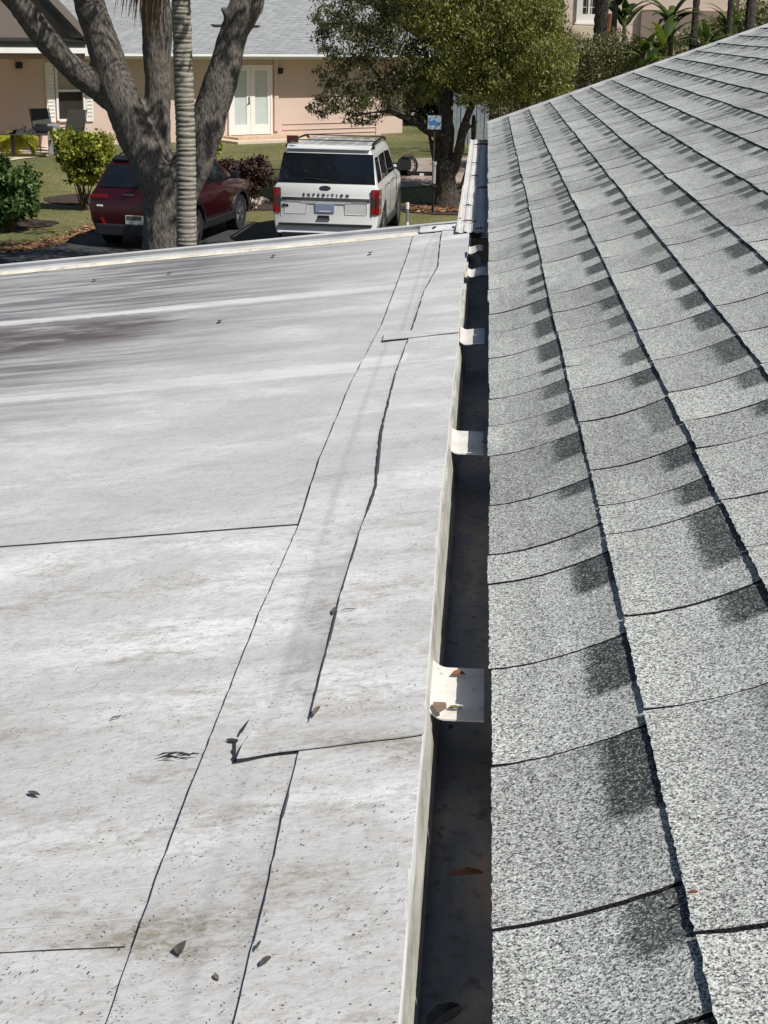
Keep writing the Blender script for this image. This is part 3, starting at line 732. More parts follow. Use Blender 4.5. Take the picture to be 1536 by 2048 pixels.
for px0, px1, py0, py1 in ((973, 983, 862, 905), (970, 984, 533, 548)):
    b = MB()
    a = on_z(px0, py1, SZ - .004); c = on_z(px1, py0, SZ - .004); b.box(((a[0] + c[0]) / 2, (a[1] + c[1]) / 2, SZ - .006), (c[0] - a[0], c[1] - a[1], .002))
    b.build('hanger_end', 'strap', gut, world=True)
leaf_thing(878, 1415, .012, 1.5, 'pale brown broken leaf on the nearest gutter strap', 'brown_leaf', z=SZ + .010, asp=.8, curl=.15, shape=[(-.9, .5), (-.9, -.55), (.0, -.6), (.5, -.3), (1, -.05), (.95, .2), (.35, .7)])
leaf_thing(916, 1350, .0085, .2, 'small rusty leaf on the shadow line of the nearest gutter strap', 'rust_leaf', z=SZ + .003, asp=.5, curl=.5)
leaf_thing(909, 1418, .0075, .1, 'olive leaf curl beside the broken leaf on the nearest strap', 'olive_leaf', z=SZ + .002, asp=.4, curl=.6)
leaf_thing(966, 885, .010, 1.9, 'thin rusty leaf leaning on the second gutter strap', 'rust_leaf', z=SZ + .003, asp=.2)
leaf_thing(930, 1748, .017, .2, 'dull brown leaf lying deep in the near gutter gap', 'rust_leaf', z=EAVE_Z + GB + .006, asp=.35, curl=.2)
leaf_thing(885, 2035, .022, .9, 'dark leaf at the very bottom of the gutter gap', 'black', z=EAVE_Z + GB + .006, asp=.45, curl=.2)
leaf_thing(905, 1288, .010, 2.6, 'black sliver of leaf in the gutter gap above the nearest strap', 'black', z=EAVE_Z + GB + .008, asp=.15, curl=.2)
def s_gut():
    y = random.uniform(.7, 5.2); return (random.uniform(-.07, .02), y, EAVE_Z + GB - .013 * y + .004)
leafbits('leaf_crumbs', 260, s_gut, .005, 'leaf_scraps', kind='stuff')
# debris box seen below the end of the corrugated cover
b = MB(); pz = EAVE_Z - .075
a = on_z(940, 524, pz); c = on_z(955, 500, pz)
b.box((a[0] + .012, (a[1] + c[1]) / 2, pz - .01), (.022, .10, .03), rz=.2)
tag(b.build('wood_block', 'fascia', None), 'small weathered wood block in the gutter under the corrugated cover end', 'block')

# corrugated cover over the far part of the gutter
cor = thing('corrugated_gutter_cover', (-.06, 8, 3.49), label='narrow white corrugated strip with leaf litter beyond the flat roof', cat='gutter cover')
cz0 = EAVE_Z - .085
xl0 = on_z(914, 455, cz0 - .0)[0]; xr0 = on_z(969, 466, cz0)[0]
def corr(y0, y1, lift, xl, xr):
    vs, fs = [], []; nx_ = 60; ny = 12
    for j in range(ny + 1):
        y = y0 + (y1 - y0) * j / ny
        for i in range(nx_ + 1):
            t = i / nx_; x = xl + (xr - xl) * t
            ph = (t * 3.6) % 1; z = cz0 + lift + .0045 * (1 if ph < .32 else 0 if .42 < ph < .9 else ((.42 - ph) / .1 if ph <= .42 else (ph - .9) / .1))
            z += .003 * noise.noise(Vector((x * 20, y * 1.3, lift * 50))) - .010 * max(0, (y - y1 + .25) / .25 if y1 > 10 else 0)
            vs.append((x, y, z))
    n0 = len(vs); vs += [(p[0], p[1], p[2] - .0012) for p in vs]; W = nx_ + 1
    for j in range(ny):
        for i in range(nx_): q = (j * W + i, j * W + i + 1, (j + 1) * W + i + 1, (j + 1) * W + i); fs += [q, tuple(n0 + k for k in reversed(q))]
    for i in range(nx_): fs += [(i, n0 + i, n0 + i + 1, i + 1)]
    for j in range(ny): fs += [(j * W, (j + 1) * W, n0 + (j + 1) * W, n0 + j * W), (j * W + nx_, n0 + j * W + nx_, n0 + (j + 1) * W + nx_, (j + 1) * W + nx_)]
    mk('corrugated_sheet', vs, fs, 'corrugated', cor, False, 40, True)
y_near = on_z(960, 468, cz0)[1]; ya = on_z(960, 380, cz0)[1]; yb = on_z(960, 304, cz0)[1]
corr(y_near, ya + .1, .004, xl0 - .002, xr0); corr(ya, yb + .1, .002, xl0 + .001, xr0 - .003); corr(yb, 10.65, 0, xl0, xr0 + .001)
b = MB(); b.box((.022, (y_near + 10.7) / 2, cz0 - .012), (.034, 10.7 - y_near, .004)); b.build('gutter_lip', 'metal_edge', cor, world=True)
b = MB(); b.box(((xl0 + .045) / 2, (y_near + 10.6) / 2 + .05, cz0 - .09), (.045 - xl0 - .01, 10.5 - y_near, .12)); b.build('trough', 'near_wall', cor, world=True)
for px, py, s_, r_, lab, mt in ((957, 459, .022, .8, 'black curled leaf near the near end of the corrugated cover', 'black'),
        (966, 378, .035, .1, 'rusty leaf at the middle joint of the corrugated cover', 'rust_leaf'), (964, 292, .06, .1, 'big reddish leaf at the far joint of the corrugated cover', 'rust_leaf'),
        (966, 284, .04, .9, 'pinkish curled leaf just beyond the big reddish one', 'brown_leaf'), (949, 353, .022, .1, 'dark leaf on the middle sheet of the corrugated cover', 'black'),
        (949, 327, .02, .3, 'black speck of leaf between the two joints of the corrugated cover', 'black'), (935, 412, .02, .2, 'dark leaf on the left side of the near corrugated sheet', 'dry_leaf'),
        (938, 444, .03, 0, 'tan straw-like leaf lying across the near corrugated sheet', 'brown_leaf')):
    leaf_thing(px, py, s_, r_, lab, mt, z=cz0 + .010, asp=.35, curl=.4)
leaf_thing(880, 467, .022, .1, 'rust stained leaf on the metal edge by the corner flashing', 'brown_leaf', h=.045, asp=.35)
leaf_thing(922, 464, .02, .3, 'brown leaf lodged where the roof corner meets the corrugated cover', 'dry_leaf', h=.05, asp=.3)
leaf_thing(1386, 1785, .004, .3, 'tiny orange leaf crumb on the shingles beside the first course line', 'rust_leaf', z=EAVE_Z + .070, asp=.5)
# ================================================================== PINK HOUSE ACROSS THE DRIVE
HP = at_y(500, 270, 50.0); HD = np.array([.738, .674, 0]); HD /= np.linalg.norm(HD); HN = np.array([HD[1], -HD[0], 0])
HZ = .57
house = thing('pink_house', (HP[0], HP[1], HZ), math.atan2(HD[1], HD[0]), label='pink stucco house with white french doors and a grey shingle roof', cat='house')
def hs(px, py, off=0.0):
    """picture point -> (along wall, height) on the wall plane moved off metres towards the house"""
    p0 = HP - HN * off; p = on_plane(px, py, p0, HN); q = p - HP; return float(q @ HD), float(p[2] - HZ)
def m_stucco(name, col):
    b = NB(name); c = b.coord(); n = b.noise(c, .8, 5, .6); n2 = b.noise(c, 30, 3)
    cc = b.mix(b.ramp(n, [(.35, 0), (.7, .35)]), col, tuple(q * .78 for q in col))
    return b.out(cc, .88, 0, b.bump(n2, .25, .01))
M['pink'] = m_stucco('pink_stucco', (.63, .49, .42)); M['tan'] = m_stucco('tan_stucco', (.36, .235, .15)); M['brown_stucco'] = m_stucco('brown_stucco', (.17, .145, .13))
def m_farroof():
    b = NB('grey_roof_shingles'); c = b.coord('UV', (1, 1, 1)); s_ = b.sep(c)
    st = b.coord('UV', (1.4, 7.2, 1)); n = b.noise(st, 1.4, 4, .7, .4); br = b.n('ShaderNodeTexBrick'); b.L(b.coord('UV', (1, 1, 1)), br.inputs[0])
    br.inputs['Scale'].default_value = 1; br.inputs['Brick Width'].default_value = .34; br.inputs['Row Height'].default_value = .145; br.inputs['Mortar Size'].default_value = .014
    br.inputs['Color1'].default_value = (.20, .215, .225, 1); br.inputs['Color2'].default_value = (.30, .315, .325, 1); br.inputs['Mortar'].default_value = (.11, .12, .125, 1)
    cc = b.mix(b.ramp(n, [(.35, 0), (.65, .55)]), br.outputs[0], (.38, .395, .40))
    return b.out(cc, .85)
M['far_roof'] = m_farroof()
M['alu_white'] = plain('alu_white', (.80, .81, .82), .35, 0, .05, 3)
s_r = hs(816, 200)[0]; s_m = hs(757, 200)[0]; s_l = hs(-260, 200)[0]
OV = -.87
zt = hs(420, 108, OV)[1]; zb = hs(420, 118, OV)[1]                     # fascia band
b = MB(); b.box(((s_l + s_m) / 2, .1, zb / 2 + .0), (s_m - s_l, .2, zb)); wall = b.build('wall', 'pink', house)
b = MB(); b.box(((s_m + s_r) / 2 + .1, .62, zb / 2), (s_r - s_m + .2, .2, zb)); b.build('side_wall', 'pink', house)
b = MB(); b.box((s_m + .0, .3, zb / 2 - .004), (.22, .66, zb - .01)); b.build('corner_pilaster', 'pink', house)
b = MB(); b.box((s_r + .1, 4.7, zb / 2), (.2, 8.0, zb)); b.build('end_wall', 'pink', house)
# siding grooves to the right of the door
for py in (247, 258.5, 267.5):
    z = hs(600, py)[1]; b = MB(); b.box(((hs(562, 250)[0] + s_m) / 2, -.012, z), (s_m - hs(562, 250)[0] - .12, .03, .02)); b.build('siding_ledge', 'pink', house)
b = MB(); b.box((hs(551, 200)[0], -.03, (zb + hs(551, 262)[1]) / 2), (.16, .06, zb - hs(551, 262)[1])); b.build('door_trim', 'pink', house)
b = MB(); b.box(((s_l + s_r) / 2, OV / 2 + .05, zb + .01), (s_r - s_l + 1.2, -OV + .1, .03)); b.build('soffit', 'white_trim', house)
b = MB(); b.box(((s_l + s_r) / 2, OV - .02, (zt + zb) / 2 + .02), (s_r - s_l + 1.2, .03, zt - zb)); b.box(((s_l + s_r) / 2, OV - .07, zt - .03), (s_r - s_l + 1.2, .10, .07)); b.build('fascia', 'alu_white', house)
# main roof, shingle courses in its own material
def roofpatch(name, x0, x1, y0, z0, run, pitch, mat='far_roof', th=.08, parent=house, clip=None):
    dz = run * math.tan(pitch); L_ = run / math.cos(pitch)
    vs = [(x0, y0, z0), (x1, y0, z0), (x1, y0 + run, z0 + dz), (x0, y0 + run, z0 + dz)]
    vs += [(x, y, z - th) for x, y, z in vs]
    uv = [(x0, 0), (x1, 0), (x1, L_), (x0, L_)] * 2
    return mk(name, vs, [(0, 1, 2, 3), (7, 6, 5, 4), (0, 4, 5, 1), (1, 5, 6, 2), (2, 6, 7, 3), (3, 7, 4, 0)], mat, parent, uv=uv)
roofpatch('roof', s_l - 1, s_r + .7, OV - .05, zt + .02, 9, math.radians(21))
# right gable end infill
b = MB(); b.panel([(s_r, .2, zb), (s_r, 9, zb), (s_r, 8.5, zt + 3.3), (s_r, .2, zt + .3)], (1, 0, 0), .1); b.build('gable_wall', 'pink', house)
# roof vent seen behind the right limb
vx, vz = hs(470, 66, 1.2); yv = 1.1; zv = zt + .02 + (yv - OV) * math.tan(math.radians(21))
for x0_, x1_, yy in ((425, 446, 61), (484, 517, 73)):
    a_ = hs(x0_, yy, yv); c_ = hs(x1_, yy, yv); b = MB(); b.box(((a_[0] + c_[0]) / 2, yv, zv + .05), (c_[0] - a_[0], .22, .05), bev=.01); b.build('roof_vent', 'wood_dark', house)
# french doors
dx0, dx1 = hs(455, 200)[0], hs(542, 200)[0]; dz0 = hs(500, 269.5)[1]; dz1 = hs(500, 130)[1]
b = MB(); fw = .07
for x in (dx0 + fw / 2, dx1 - fw / 2): b.box((x, -.02, (dz0 + dz1) / 2), (fw, .12, dz1 - dz0))
b.box(((dx0 + dx1) / 2, -.02, dz1 - fw / 2), (dx1 - dx0 - 2 * fw, .12, fw)); b.build('door_frame', 'white_trim', house)
M['blind_glass'] = plain('blind_glass', (.50, .56, .55), .12, 0, .06, 3)
xm = (dx0 + dx1) / 2
for a_, c_, gx0, gx1 in ((dx0 + fw, xm - .004, 467, 491), (xm + .004, dx1 - fw, 508, 533)):
    d0, d1 = hs(gx0, 195)[0], hs(gx1, 195)[0]; g0, g1 = hs(500, 249)[1], hs(500, 141)[1]
    d0 = max(d0, a_ + .06); d1 = min(d1, c_ - .06)
    b = MB(); zz0, zz1 = dz0 + .012, dz1 - fw - .004
    b.box(((a_ + d0) / 2, -.035, (zz0 + zz1) / 2), (d0 - a_, .05, zz1 - zz0)); b.box(((c_ + d1) / 2, -.035, (zz0 + zz1) / 2), (c_ - d1, .05, zz1 - zz0))
    b.box(((d0 + d1) / 2, -.035, (zz0 + g0) / 2), (d1 - d0, .05, g0 - zz0)); b.box(((d0 + d1) / 2, -.035, (zz1 + g1) / 2), (d1 - d0, .05, zz1 - g1))
    lf = b.build('door', 'white_trim', house)
    b = MB(); b.box(((d0 + d1) / 2, -.028, (g0 + g1) / 2), (d1 - d0, .01, g1 - g0)); b.build('pane', 'blind_glass', lf)
    if gx0 > 500:
        pass
    else:
        b = MB(); hx = c_ - .055; hz = hs(498, 205)[1]; b.box((hx, -.066, hz + .06), (.05, .012, .24)); b.cyl((hx, -.078, hz), .024, .03, 'Y', 12); b.tube([(hx, -.09, hz), (hx - .05, -.10, hz - .02), (hx - .09, -.09, hz - .06)], .010, 6); b.build('handle', 'wood_dark', lf)
# entry lamps
for px, py in ((558, 142), (36, 131)):
    x, z = hs(px, py); b = MB(); b.box((x, -.06, z), (.17, .12, .16), bev=.01); b.box((x, -.12, z + .09), (.10, .22, .02)); b.build('wall_lamp', 'black', house)
# steps
M['step_stone'] = plain('step_stone', (.52, .38, .27), .85, var=.2, scale=5, bump=.3)
M['pale_slab'] = plain('pale_slab', (.62, .52, .42), .85, var=.14, scale=2)
b = MB(); a_ = hs(452, 272)[0]; c_ = hs(590, 272)[0]; b.box(((a_ + c_) / 2, -.42, dz0 / 2 - .005), (c_ - a_ + .2, .84, dz0 - .01), bev=.015)
b.build('step', 'step_stone', house)
b = MB(); b.box(((a_ + c_) / 2 - .1, -.75, .03), (c_ - a_ + .9, 1.5, .08)); b.build('door_slab', 'pale_slab', house)
# left bay window with shutters
wx0, wx1 = hs(112, 190)[0], hs(166, 190)[0]; wz0, wz1 = hs(140, 240)[1], hs(140, 128)[1]; wm = hs(140, 181)[1]
b = MB()
for x in (wx0, wx1): b.box((x, -.03, (wz0 + wz1) / 2), (.07, .10, wz1 - wz0))
for z in (wz0, wm, wz1): b.box(((wx0 + wx1) / 2, -.03, z), (wx1 - wx0 - .07, .09, .07))
wf = b.build('window', 'white_trim', house)
M['dark_pane'] = plain('dark_pane', (.035, .033, .03), .08)
b = MB(); b.box(((wx0 + wx1) / 2, -.012, (wz0 + wm) / 2), (wx1 - wx0 - .07, .012, wm - wz0 - .07)); b.build('lower_pane', 'dark_pane', wf)
M['shade_pane'] = plain('shade_pane', (.36, .31, .24), .3)
b = MB(); b.box(((wx0 + wx1) / 2, -.012, (wz1 + wm) / 2), (wx1 - wx0 - .07, .012, wz1 - wm - .07)); b.build('upper_pane', 'shade_pane', wf)
for p0_, p1_ in ((91, 108), (170, 184)):
    x0_, x1_ = hs(p0_, 190)[0], hs(p1_, 190)[0]; b = MB(); b.box(((x0_ + x1_) / 2, -.03, (wz0 + wz1) / 2), (x1_ - x0_, .04, wz1 - wz0 + .1))
    for q in range(14): b.box(((x0_ + x1_) / 2, -.056, wz0 + .1 + q * (wz1 - wz0 - .1) / 14), (x1_ - x0_ - .08, .012, .06), rx=.4)
    b.build('shutter', 'white_trim', house)
# left front gable
GO = -2.3
gx1 = hs(162, 95, GO)[0]; gz1 = hs(160, 95, GO)[1]; ga = hs(75, 0, GO); gx0 = hs(-120, 95, GO)[0]
fz0, fz1 = hs(60, 106, GO - .1)[1], hs(60, 95, GO - .1)[1]
slope = (ga[1] - gz1) / (ga[0] - gx1); top_x = (gx0 + gx1) / 2 - 1.0; top_z = gz1 + slope * (top_x - gx1)
b = MB(); b.panel([(gx1, GO, gz1), (top_x, GO, top_z), (2 * top_x - gx1, GO, gz1)], (0, -1, 0), -.12); b.build('gable_wall', 'brown_stucco', house)
b = MB(); b.box(((gx1 + 2 * top_x - gx1) / 2, GO - .14, gz1 + .09), (2 * (gx1 - top_x), .24, .24), rx=.35); b.build('gable_skirt', 'dark_plastic', house)  # plain strip for the pent roof, its shade put into the dark colour
b = MB(); b.box((top_x, GO - .24, (fz0 + fz1) / 2), (2 * (gx1 - top_x) + .1, .10, fz1 - fz0)); b.build('fascia', 'alu_white', house)
zs = hs(60, 118, GO)[1]; b = MB(); b.box((top_x, GO - .10, (zs + fz0) / 2), (2 * (gx1 - top_x) + .06, .12, fz0 - zs)); b.box((top_x, GO / 2, fz0 - .05), (2 * (gx1 - top_x), -GO - .02, .04)); b.build('porch_beam', 'tan', house)
rk = Vector((top_x - gx1, 0, top_z - gz1)).normalized(); rn = Vector((-rk.z, 0, rk.x)); rn = rn if rn.z > 0 else -rn
b = MB(); e0 = Vector((gx1 + .25, GO - .3, gz1 - .02)); e1 = Vector((top_x, GO - .3, top_z + .1))
b.panel([e0, e1, e1 + rn * .20, e0 + rn * .20], (0, -1, 0), .03); b.build('rake_board', 'brown_stucco', house)
mk('gable_roof', [e0 + rn * .2, e1 + rn * .2, e1 + rn * .2 + Vector((0, 7, 0)), e0 + rn * .2 + Vector((0, 7, 0)), e0 + rn * .13 + Vector((0, .01, 0)), e1 + rn * .13 + Vector((0, .01, 0)), e1 + rn * .13 + Vector((0, 7, 0)), e0 + rn * .13 + Vector((0, 7, 0))],
   [(0, 1, 2, 3)[::-1], (4, 5, 6, 7), (0, 4, 5, 1), (1, 5, 6, 2), (2, 6, 7, 3), (3, 7, 4, 0)], 'far_roof', house, uv=[(0, 0), (0, 5), (7, 5), (7, 0)] * 2)
# patio in front of the bay
pp = [on_z(px, py, HZ) for px, py in ((-400, 345), (0, 320), (100, 312), (148, 308), (150, 296))]
pq = [HP + HD * hs(px, 240)[0] for px in (190, 60, -200)]
flat_sheet('patio', [(a_[0], a_[1]) for a_ in pp + pq], .02, 'pale_slab')

# ================================================================== VEGETATION HELPERS
def cloud(name, clumps, n, size, mat, parent=None, sub=26, droop=0, asp=.42, tint=(0, 1), loc=None, jit=.16, seed=0, flat=.0):
    rs = np.random.RandomState(seed + len(name)); cs = []; wts = []
    vol = np.array([c[1][0] * c[1][1] * c[1][2] for c in clumps]) ** .7; vol /= vol.sum()
    P, T = [], []
    for (c, r), wv in zip(clumps, vol):
        k = max(3, int(sub)); d = rs.normal(size=(k, 3)); d /= np.linalg.norm(d, axis=1)[:, None]; rad = rs.uniform(.25, 1.0, (k, 1)) ** .5
        sc = np.array(c) + d * rad * np.array(r); st = rs.uniform(-.22, .22, k); m = max(1, int(n * wv))
        w = rs.randint(0, k, m); P.append(sc[w] + rs.normal(size=(m, 3)) * np.array(r) * jit); T.append(st[w] + rs.uniform(tint[0] + .12, tint[1] - .12, m))
    P = np.concatenate(P); T = np.clip(np.concatenate(T), 0, 1); m = len(P)
    a = rs.normal(size=(m, 3)); a[:, 2] = a[:, 2] * (1 - flat) - droop * 2; a /= np.linalg.norm(a, axis=1)[:, None]
    bb = rs.normal(size=(m, 3)); bb -= (bb * a).sum(1)[:, None] * a; bb /= np.linalg.norm(bb, axis=1)[:, None]
    s_ = (size * rs.uniform(.55, 1.3, m))[:, None]
    v = np.stack([P - a * s_ * .5, P + bb * s_ * asp * .5, P + a * s_ * .5, P - bb * s_ * asp * .5], 1).reshape(-1, 3)
    return bigmesh(name, v, np.arange(4 * m).reshape(-1, 4), mat, parent, {'tint': ('FACE', T)}, loc)
def pc(px, py, D, rx, ry, rd):
    """clump at a picture place and distance; radii in picture pixels at that distance, rd in metres"""
    k = D / 3227; return (at_y(px, py, D), (rx * k, rd, ry * k))
def branchy(name, chains, mat, parent, voxel=.04, rough=.02, seed=0, nscale=2.2, bark=.012):
    b = MB()
    for ch in chains:
        pts = [V(at_y(px, py, D)) for px, py, D, w_ in ch]; rad = [w_ * D / 3227 / 2 for px, py, D, w_ in ch]
        # resample smoothly
        P, R_ = [], []
        for i in range(len(pts) - 1):
            p0 = pts[max(i - 1, 0)]; p1 = pts[i]; p2 = pts[i + 1]; p3 = pts[min(i + 2, len(pts) - 1)]
            for k in range(5):
                t = k / 5; P.append(.5 * ((2 * p1) + (p2 - p0) * t + (2 * p0 - 5 * p1 + 4 * p2 - p3) * t * t + (3 * p1 - p0 - 3 * p2 + p3) * t ** 3)); R_.append(rad[i] + (rad[i + 1] - rad[i]) * t)
        P.append(pts[-1]); R_.append(rad[-1]); b.tube(P, R_, 14)
    o = b.build('_tmp', None)
    m = o.modifiers.new('r', 'REMESH'); m.mode = 'VOXEL'; m.voxel_size = voxel; m.use_smooth_shade = True
    sm = o.modifiers.new('s', 'SMOOTH'); sm.factor = .6; sm.iterations = 3
    dg = bpy.context.evaluated_depsgraph_get(); me = bpy.data.meshes.new_from_object(o.evaluated_get(dg)); bpy.data.objects.remove(o)
    loc = parent.location if parent else Vector((0, 0, 0))
    nv = len(me.vertices); co_ = np.zeros(nv * 3); me.vertices.foreach_get('co', co_); co_ = co_.reshape(-1, 3); no = np.zeros(nv * 3); me.vertices.foreach_get('normal', no); no = no.reshape(-1, 3)
    for i in range(nv):
        p = Vector(co_[i]); a_ = noise.noise(p * nscale + Vector((seed, 0, 0))) * rough * 2.2
        q = Vector((p.x * 11, p.y * 11, p.z * 3.2)); a_ += bark * (abs(noise.noise(q)) * 2 - .5) + bark * .5 * noise.noise(q * 2.3)
        co_[i] += no[i] * a_
    co_ -= np.array(loc); me.vertices.foreach_set('co', co_.ravel()); me.update()
    o = bpy.data.objects.new(name, me); COL.objects.link(o); o.parent = parent; me.name = name; me.materials.clear(); me.materials.append(M[mat])
    me.polygons.foreach_set('use_smooth', [True] * len(me.polygons)); return o
def m_bark(name, c0, c1, c2, lich):
    b = NB(name); c = b.coord('Object', (1, 1, .32)); v_ = b.vor(c, 34, 'Distance'); n = b.noise(c, 55, 6, .8, 1.5); n3 = b.noise(b.coord('Object'), 1.1, 5, .6)
    h = b.math('ADD', b.math('MULTIPLY', v_, .6), b.math('MULTIPLY', n, .7))
    col = b.ramp(h, [(.30, c0), (.55, c1), (.80, c2)]); col = b.mix(b.ramp(n3, [(.55, 0), (.72, .6)]), col, lich)
    return b.out(col, .92, 0, b.bump(h, .9, .03))
M['oak_bark'] = m_bark('oak_bark', (.035, .029, .026), (.115, .10, .09), (.21, .19, .165), (.19, .175, .15))
M['dark_bark'] = m_bark('dark_bark', (.010, .008, .008), (.035, .028, .024), (.10, .085, .07), (.10, .095, .07))

M['oak_leaf'] = m_leafy('oak_leaf', [(.02, .035, .01), (.05, .075, .018), (.09, .12, .03)], .25)
# ---- big oak in front of the red car
oak = thing('oak_tree', V(at_y(338, 500, 24)) * 1, label='thick grey oak trunk splitting into four limbs in front of the red car', cat='tree')
p_ = at_y(338, 600, 24); oak.location = (p_[0], p_[1], gz(p_[0], p_[1]))
chains = [
 [(338, 620, 24, 150), (338, 560, 24, 128), (338, 500, 24, 117), (340, 430, 24, 110), (338, 370, 24, 104), (326, 330, 24, 80)],
 [(325, 400, 24, 70), (300, 330, 24, 78), (278, 280, 24, 80), (255, 230, 24, 78), (235, 180, 24, 76), (215, 120, 24, 72), (196, 60, 24, 64), (176, 0, 24, 60), (150, -90, 24.5, 50), (110, -220, 25, 36)],
 [(222, 205, 24, 50), (200, 180, 24, 52), (160, 148, 23.8, 50), (122, 112, 23.6, 48), (88, 72, 23.4, 50), (50, 25, 23.2, 50), (15, -15, 23, 46), (-60, -100, 22.5, 34)],
 [(338, 400, 24, 56), (326, 330, 24.1, 46), (318, 270, 24.2, 50), (315, 210, 24.2, 54), (316, 150, 24.2, 56), (315, 90, 24.2, 60), (312, 30, 24.2, 64), (310, -30, 24.3, 60), (330, -180, 24.8, 40)],
 [(355, 420, 24.1, 70), (372, 360, 24.1, 76), (390, 310, 24.1, 78), (408, 262, 24.1, 76), (424, 215, 24.1, 74), (441, 165, 24.1, 70), (457, 110, 24.1, 60), (470, 60, 24.1, 58), (492, 10, 24.1, 66), (512, -50, 24.2, 60), (560, -190, 24.6, 36)],
 [(300, 250, 24, 20), (285, 230, 23.95, 12), (277, 226, 23.9, 6)],
 [(470, 40, 24, 26), (452, 28, 24, 15), (446, 18, 24, 12), (447, 12, 24, 7)],
 [(430, 268, 24.1, 40), (448, 240, 24.1, 16), (452, 225, 24.1, 8)]]
branchy('trunk', chains, 'oak_bark', oak, .035, .014, 3)
oc = []
rs = np.random.RandomState(5)
for k in range(34):
    a = rs.uniform(0, 6.28); r = rs.uniform(.5, 6.3); x = p_[0] - 1.2 + r * math.cos(a) * 1.0; y = p_[1] + r * math.sin(a) * .8
    oc.append(((x, y, rs.uniform(6.9, 9.5)), (rs.uniform(.9, 1.5), rs.uniform(.9, 1.5), rs.uniform(.5, .9))))
cloud('crown', oc, 15000, .17, 'oak_leaf', oak, sub=16, loc=oak.location, asp=.6)
# ---- ringed palm in front of it
palm = thing('palm_tree', (0, 0, 0), label='slender ringed pale palm trunk standing in front of the oak', cat='tree')
pD = 21.5; pb = at_y(372, 640, pD); palm.location = (pb[0], pb[1], 0)
vs, fs = [], []; z = 0.0; rng = random.Random(3); ring = []
ptsx = [at_y(373, 640, pD)[0], at_y(372, 300, pD)[0], at_y(362, 0, pD)[0]]
def px_at(z):
    za = [0, at_y(370, 300, pD)[2], at_y(362, 0, pD)[2]]
    if z < za[1]: return ptsx[0] + (ptsx[1] - ptsx[0]) * z / za[1]
    return ptsx[1] + (ptsx[2] - ptsx[1]) * (z - za[1]) / (za[2] - za[1])
cols = []
while z < 7.2:
    h = rng.uniform(.045, .085); r = (.142 - .004 * z) * rng.uniform(.97, 1.04); t1, t2 = rng.uniform(-.10, .10), rng.uniform(-.1, .1)
    for f_, rr, cc in ((0, 1.0, .3), (.30, 1.035, .9), (.62, 1.045, 1), (.80, 1.0, .2), (1.0, .965, 0)):
        ring.append((z + h * f_, r * rr, t1, t2, cc))
    z += h
n = 22
for zz, r, t1, t2, cc in ring:
    for j in range(n):
        a = 6.283 * j / n; e = 1 + .02 * noise.noise(Vector((a * 3, zz * 14, 0)))
        vs.append((px_at(zz) + math.cos(a) * r * e - pb[0], math.sin(a) * r * e, zz + .06 * r * 0 + (t1 * math.cos(a) + t2 * math.sin(a)) * .12)); cols.append(cc * rng.uniform(.7, 1))
for i in range(len(ring) - 1):
    for j in range(n): fs.append((i * n + j, i * n + (j + 1) % n, (i + 1) * n + (j + 1) % n, (i + 1) * n + j))
b = NB('palm_bark'); cc = b.attr('lite'); nn_ = b.noise(b.coord('Object', (6, 6, 30)), 2, 5, .7); f_ = b.math('MULTIPLY', cc, b.ramp(nn_, [(.3, .4), (.6, 1)]))
M['palm_bark'] = b.out(b.ramp(f_, [(0, (.10, .092, .075)), (.4, (.24, .225, .185)), (.9, (.46, .44, .37))]), .9, 0, b.bump(nn_, .5, .01))
mk('trunk', vs, fs, 'palm_bark', palm, True, 60, attrs={'lite': ('POINT', cols)})
M['frond'] = m_leafy('frond', [(.03, .05, .012), (.07, .11, .022)], .2)
M['dead_frond'] = m_leafy('dead_frond', [(.10, .065, .035), (.24, .165, .095), (.36, .27, .17)], .1)
def fronds(name, base, nf, ln, mat, parent, up=.5, seed=0, leafl=.5, hang=False, width=.035, tint=(0, 1), spin=(0, 6.283)):
    r_ = random.Random(seed); v, t = [], []; b0 = np.array(base, float)
    for k in range(nf):
        a = spin[0] + (spin[1] - spin[0]) * (k + r_.uniform(-.3, .3)) / nf; el = up + r_.uniform(-.3, .3); L_ = ln * r_.uniform(.8, 1.1); p = b0.copy(); n_ = 26
        tt = r_.uniform(*tint)
        for i in range(n_):
            d = np.array([math.cos(a) * math.cos(el), math.sin(a) * math.cos(el), math.sin(el)]); q = p + d * L_ / n_; el -= (2.0 / n_) * (1.0 + .5 * i / n_) if not hang else .02
            sd = np.array([-math.sin(a), math.cos(a), 0]); u_ = np.cross(sd, d)
            v += [p - u_ * .012, q - u_ * .012, q + u_ * .012, p + u_ * .012]; t.append(tt)
            if i > 3:
                for s_ in (-1, 1):
                    l = leafl * math.sin(math.pi * min(1, (i + 2) / (n_ + 3))) * r_.uniform(.85, 1.1) + .05; e = p + (sd * s_ * .8 + d * .55 - np.array([0, 0, .28 + r_.uniform(0, .3)])) * l
                    v += [p, (p + e) / 2 + d * width * .5, e, (p + e) / 2 - d * width * .5]; t.append(min(1, max(0, tt + r_.uniform(-.25, .25))))
            p = q
    v = np.array(v); m_ = len(v) // 4
    return bigmesh(name, v, np.arange(4 * m_).reshape(-1, 4), mat, parent, {'tint': ('FACE', t)}, list(parent.location) if parent else None)
ptop = (px_at(7.2), pb[1], 7.1)
fronds('crown', ptop, 15, 2.6, 'frond', palm, .7, 1, .6)
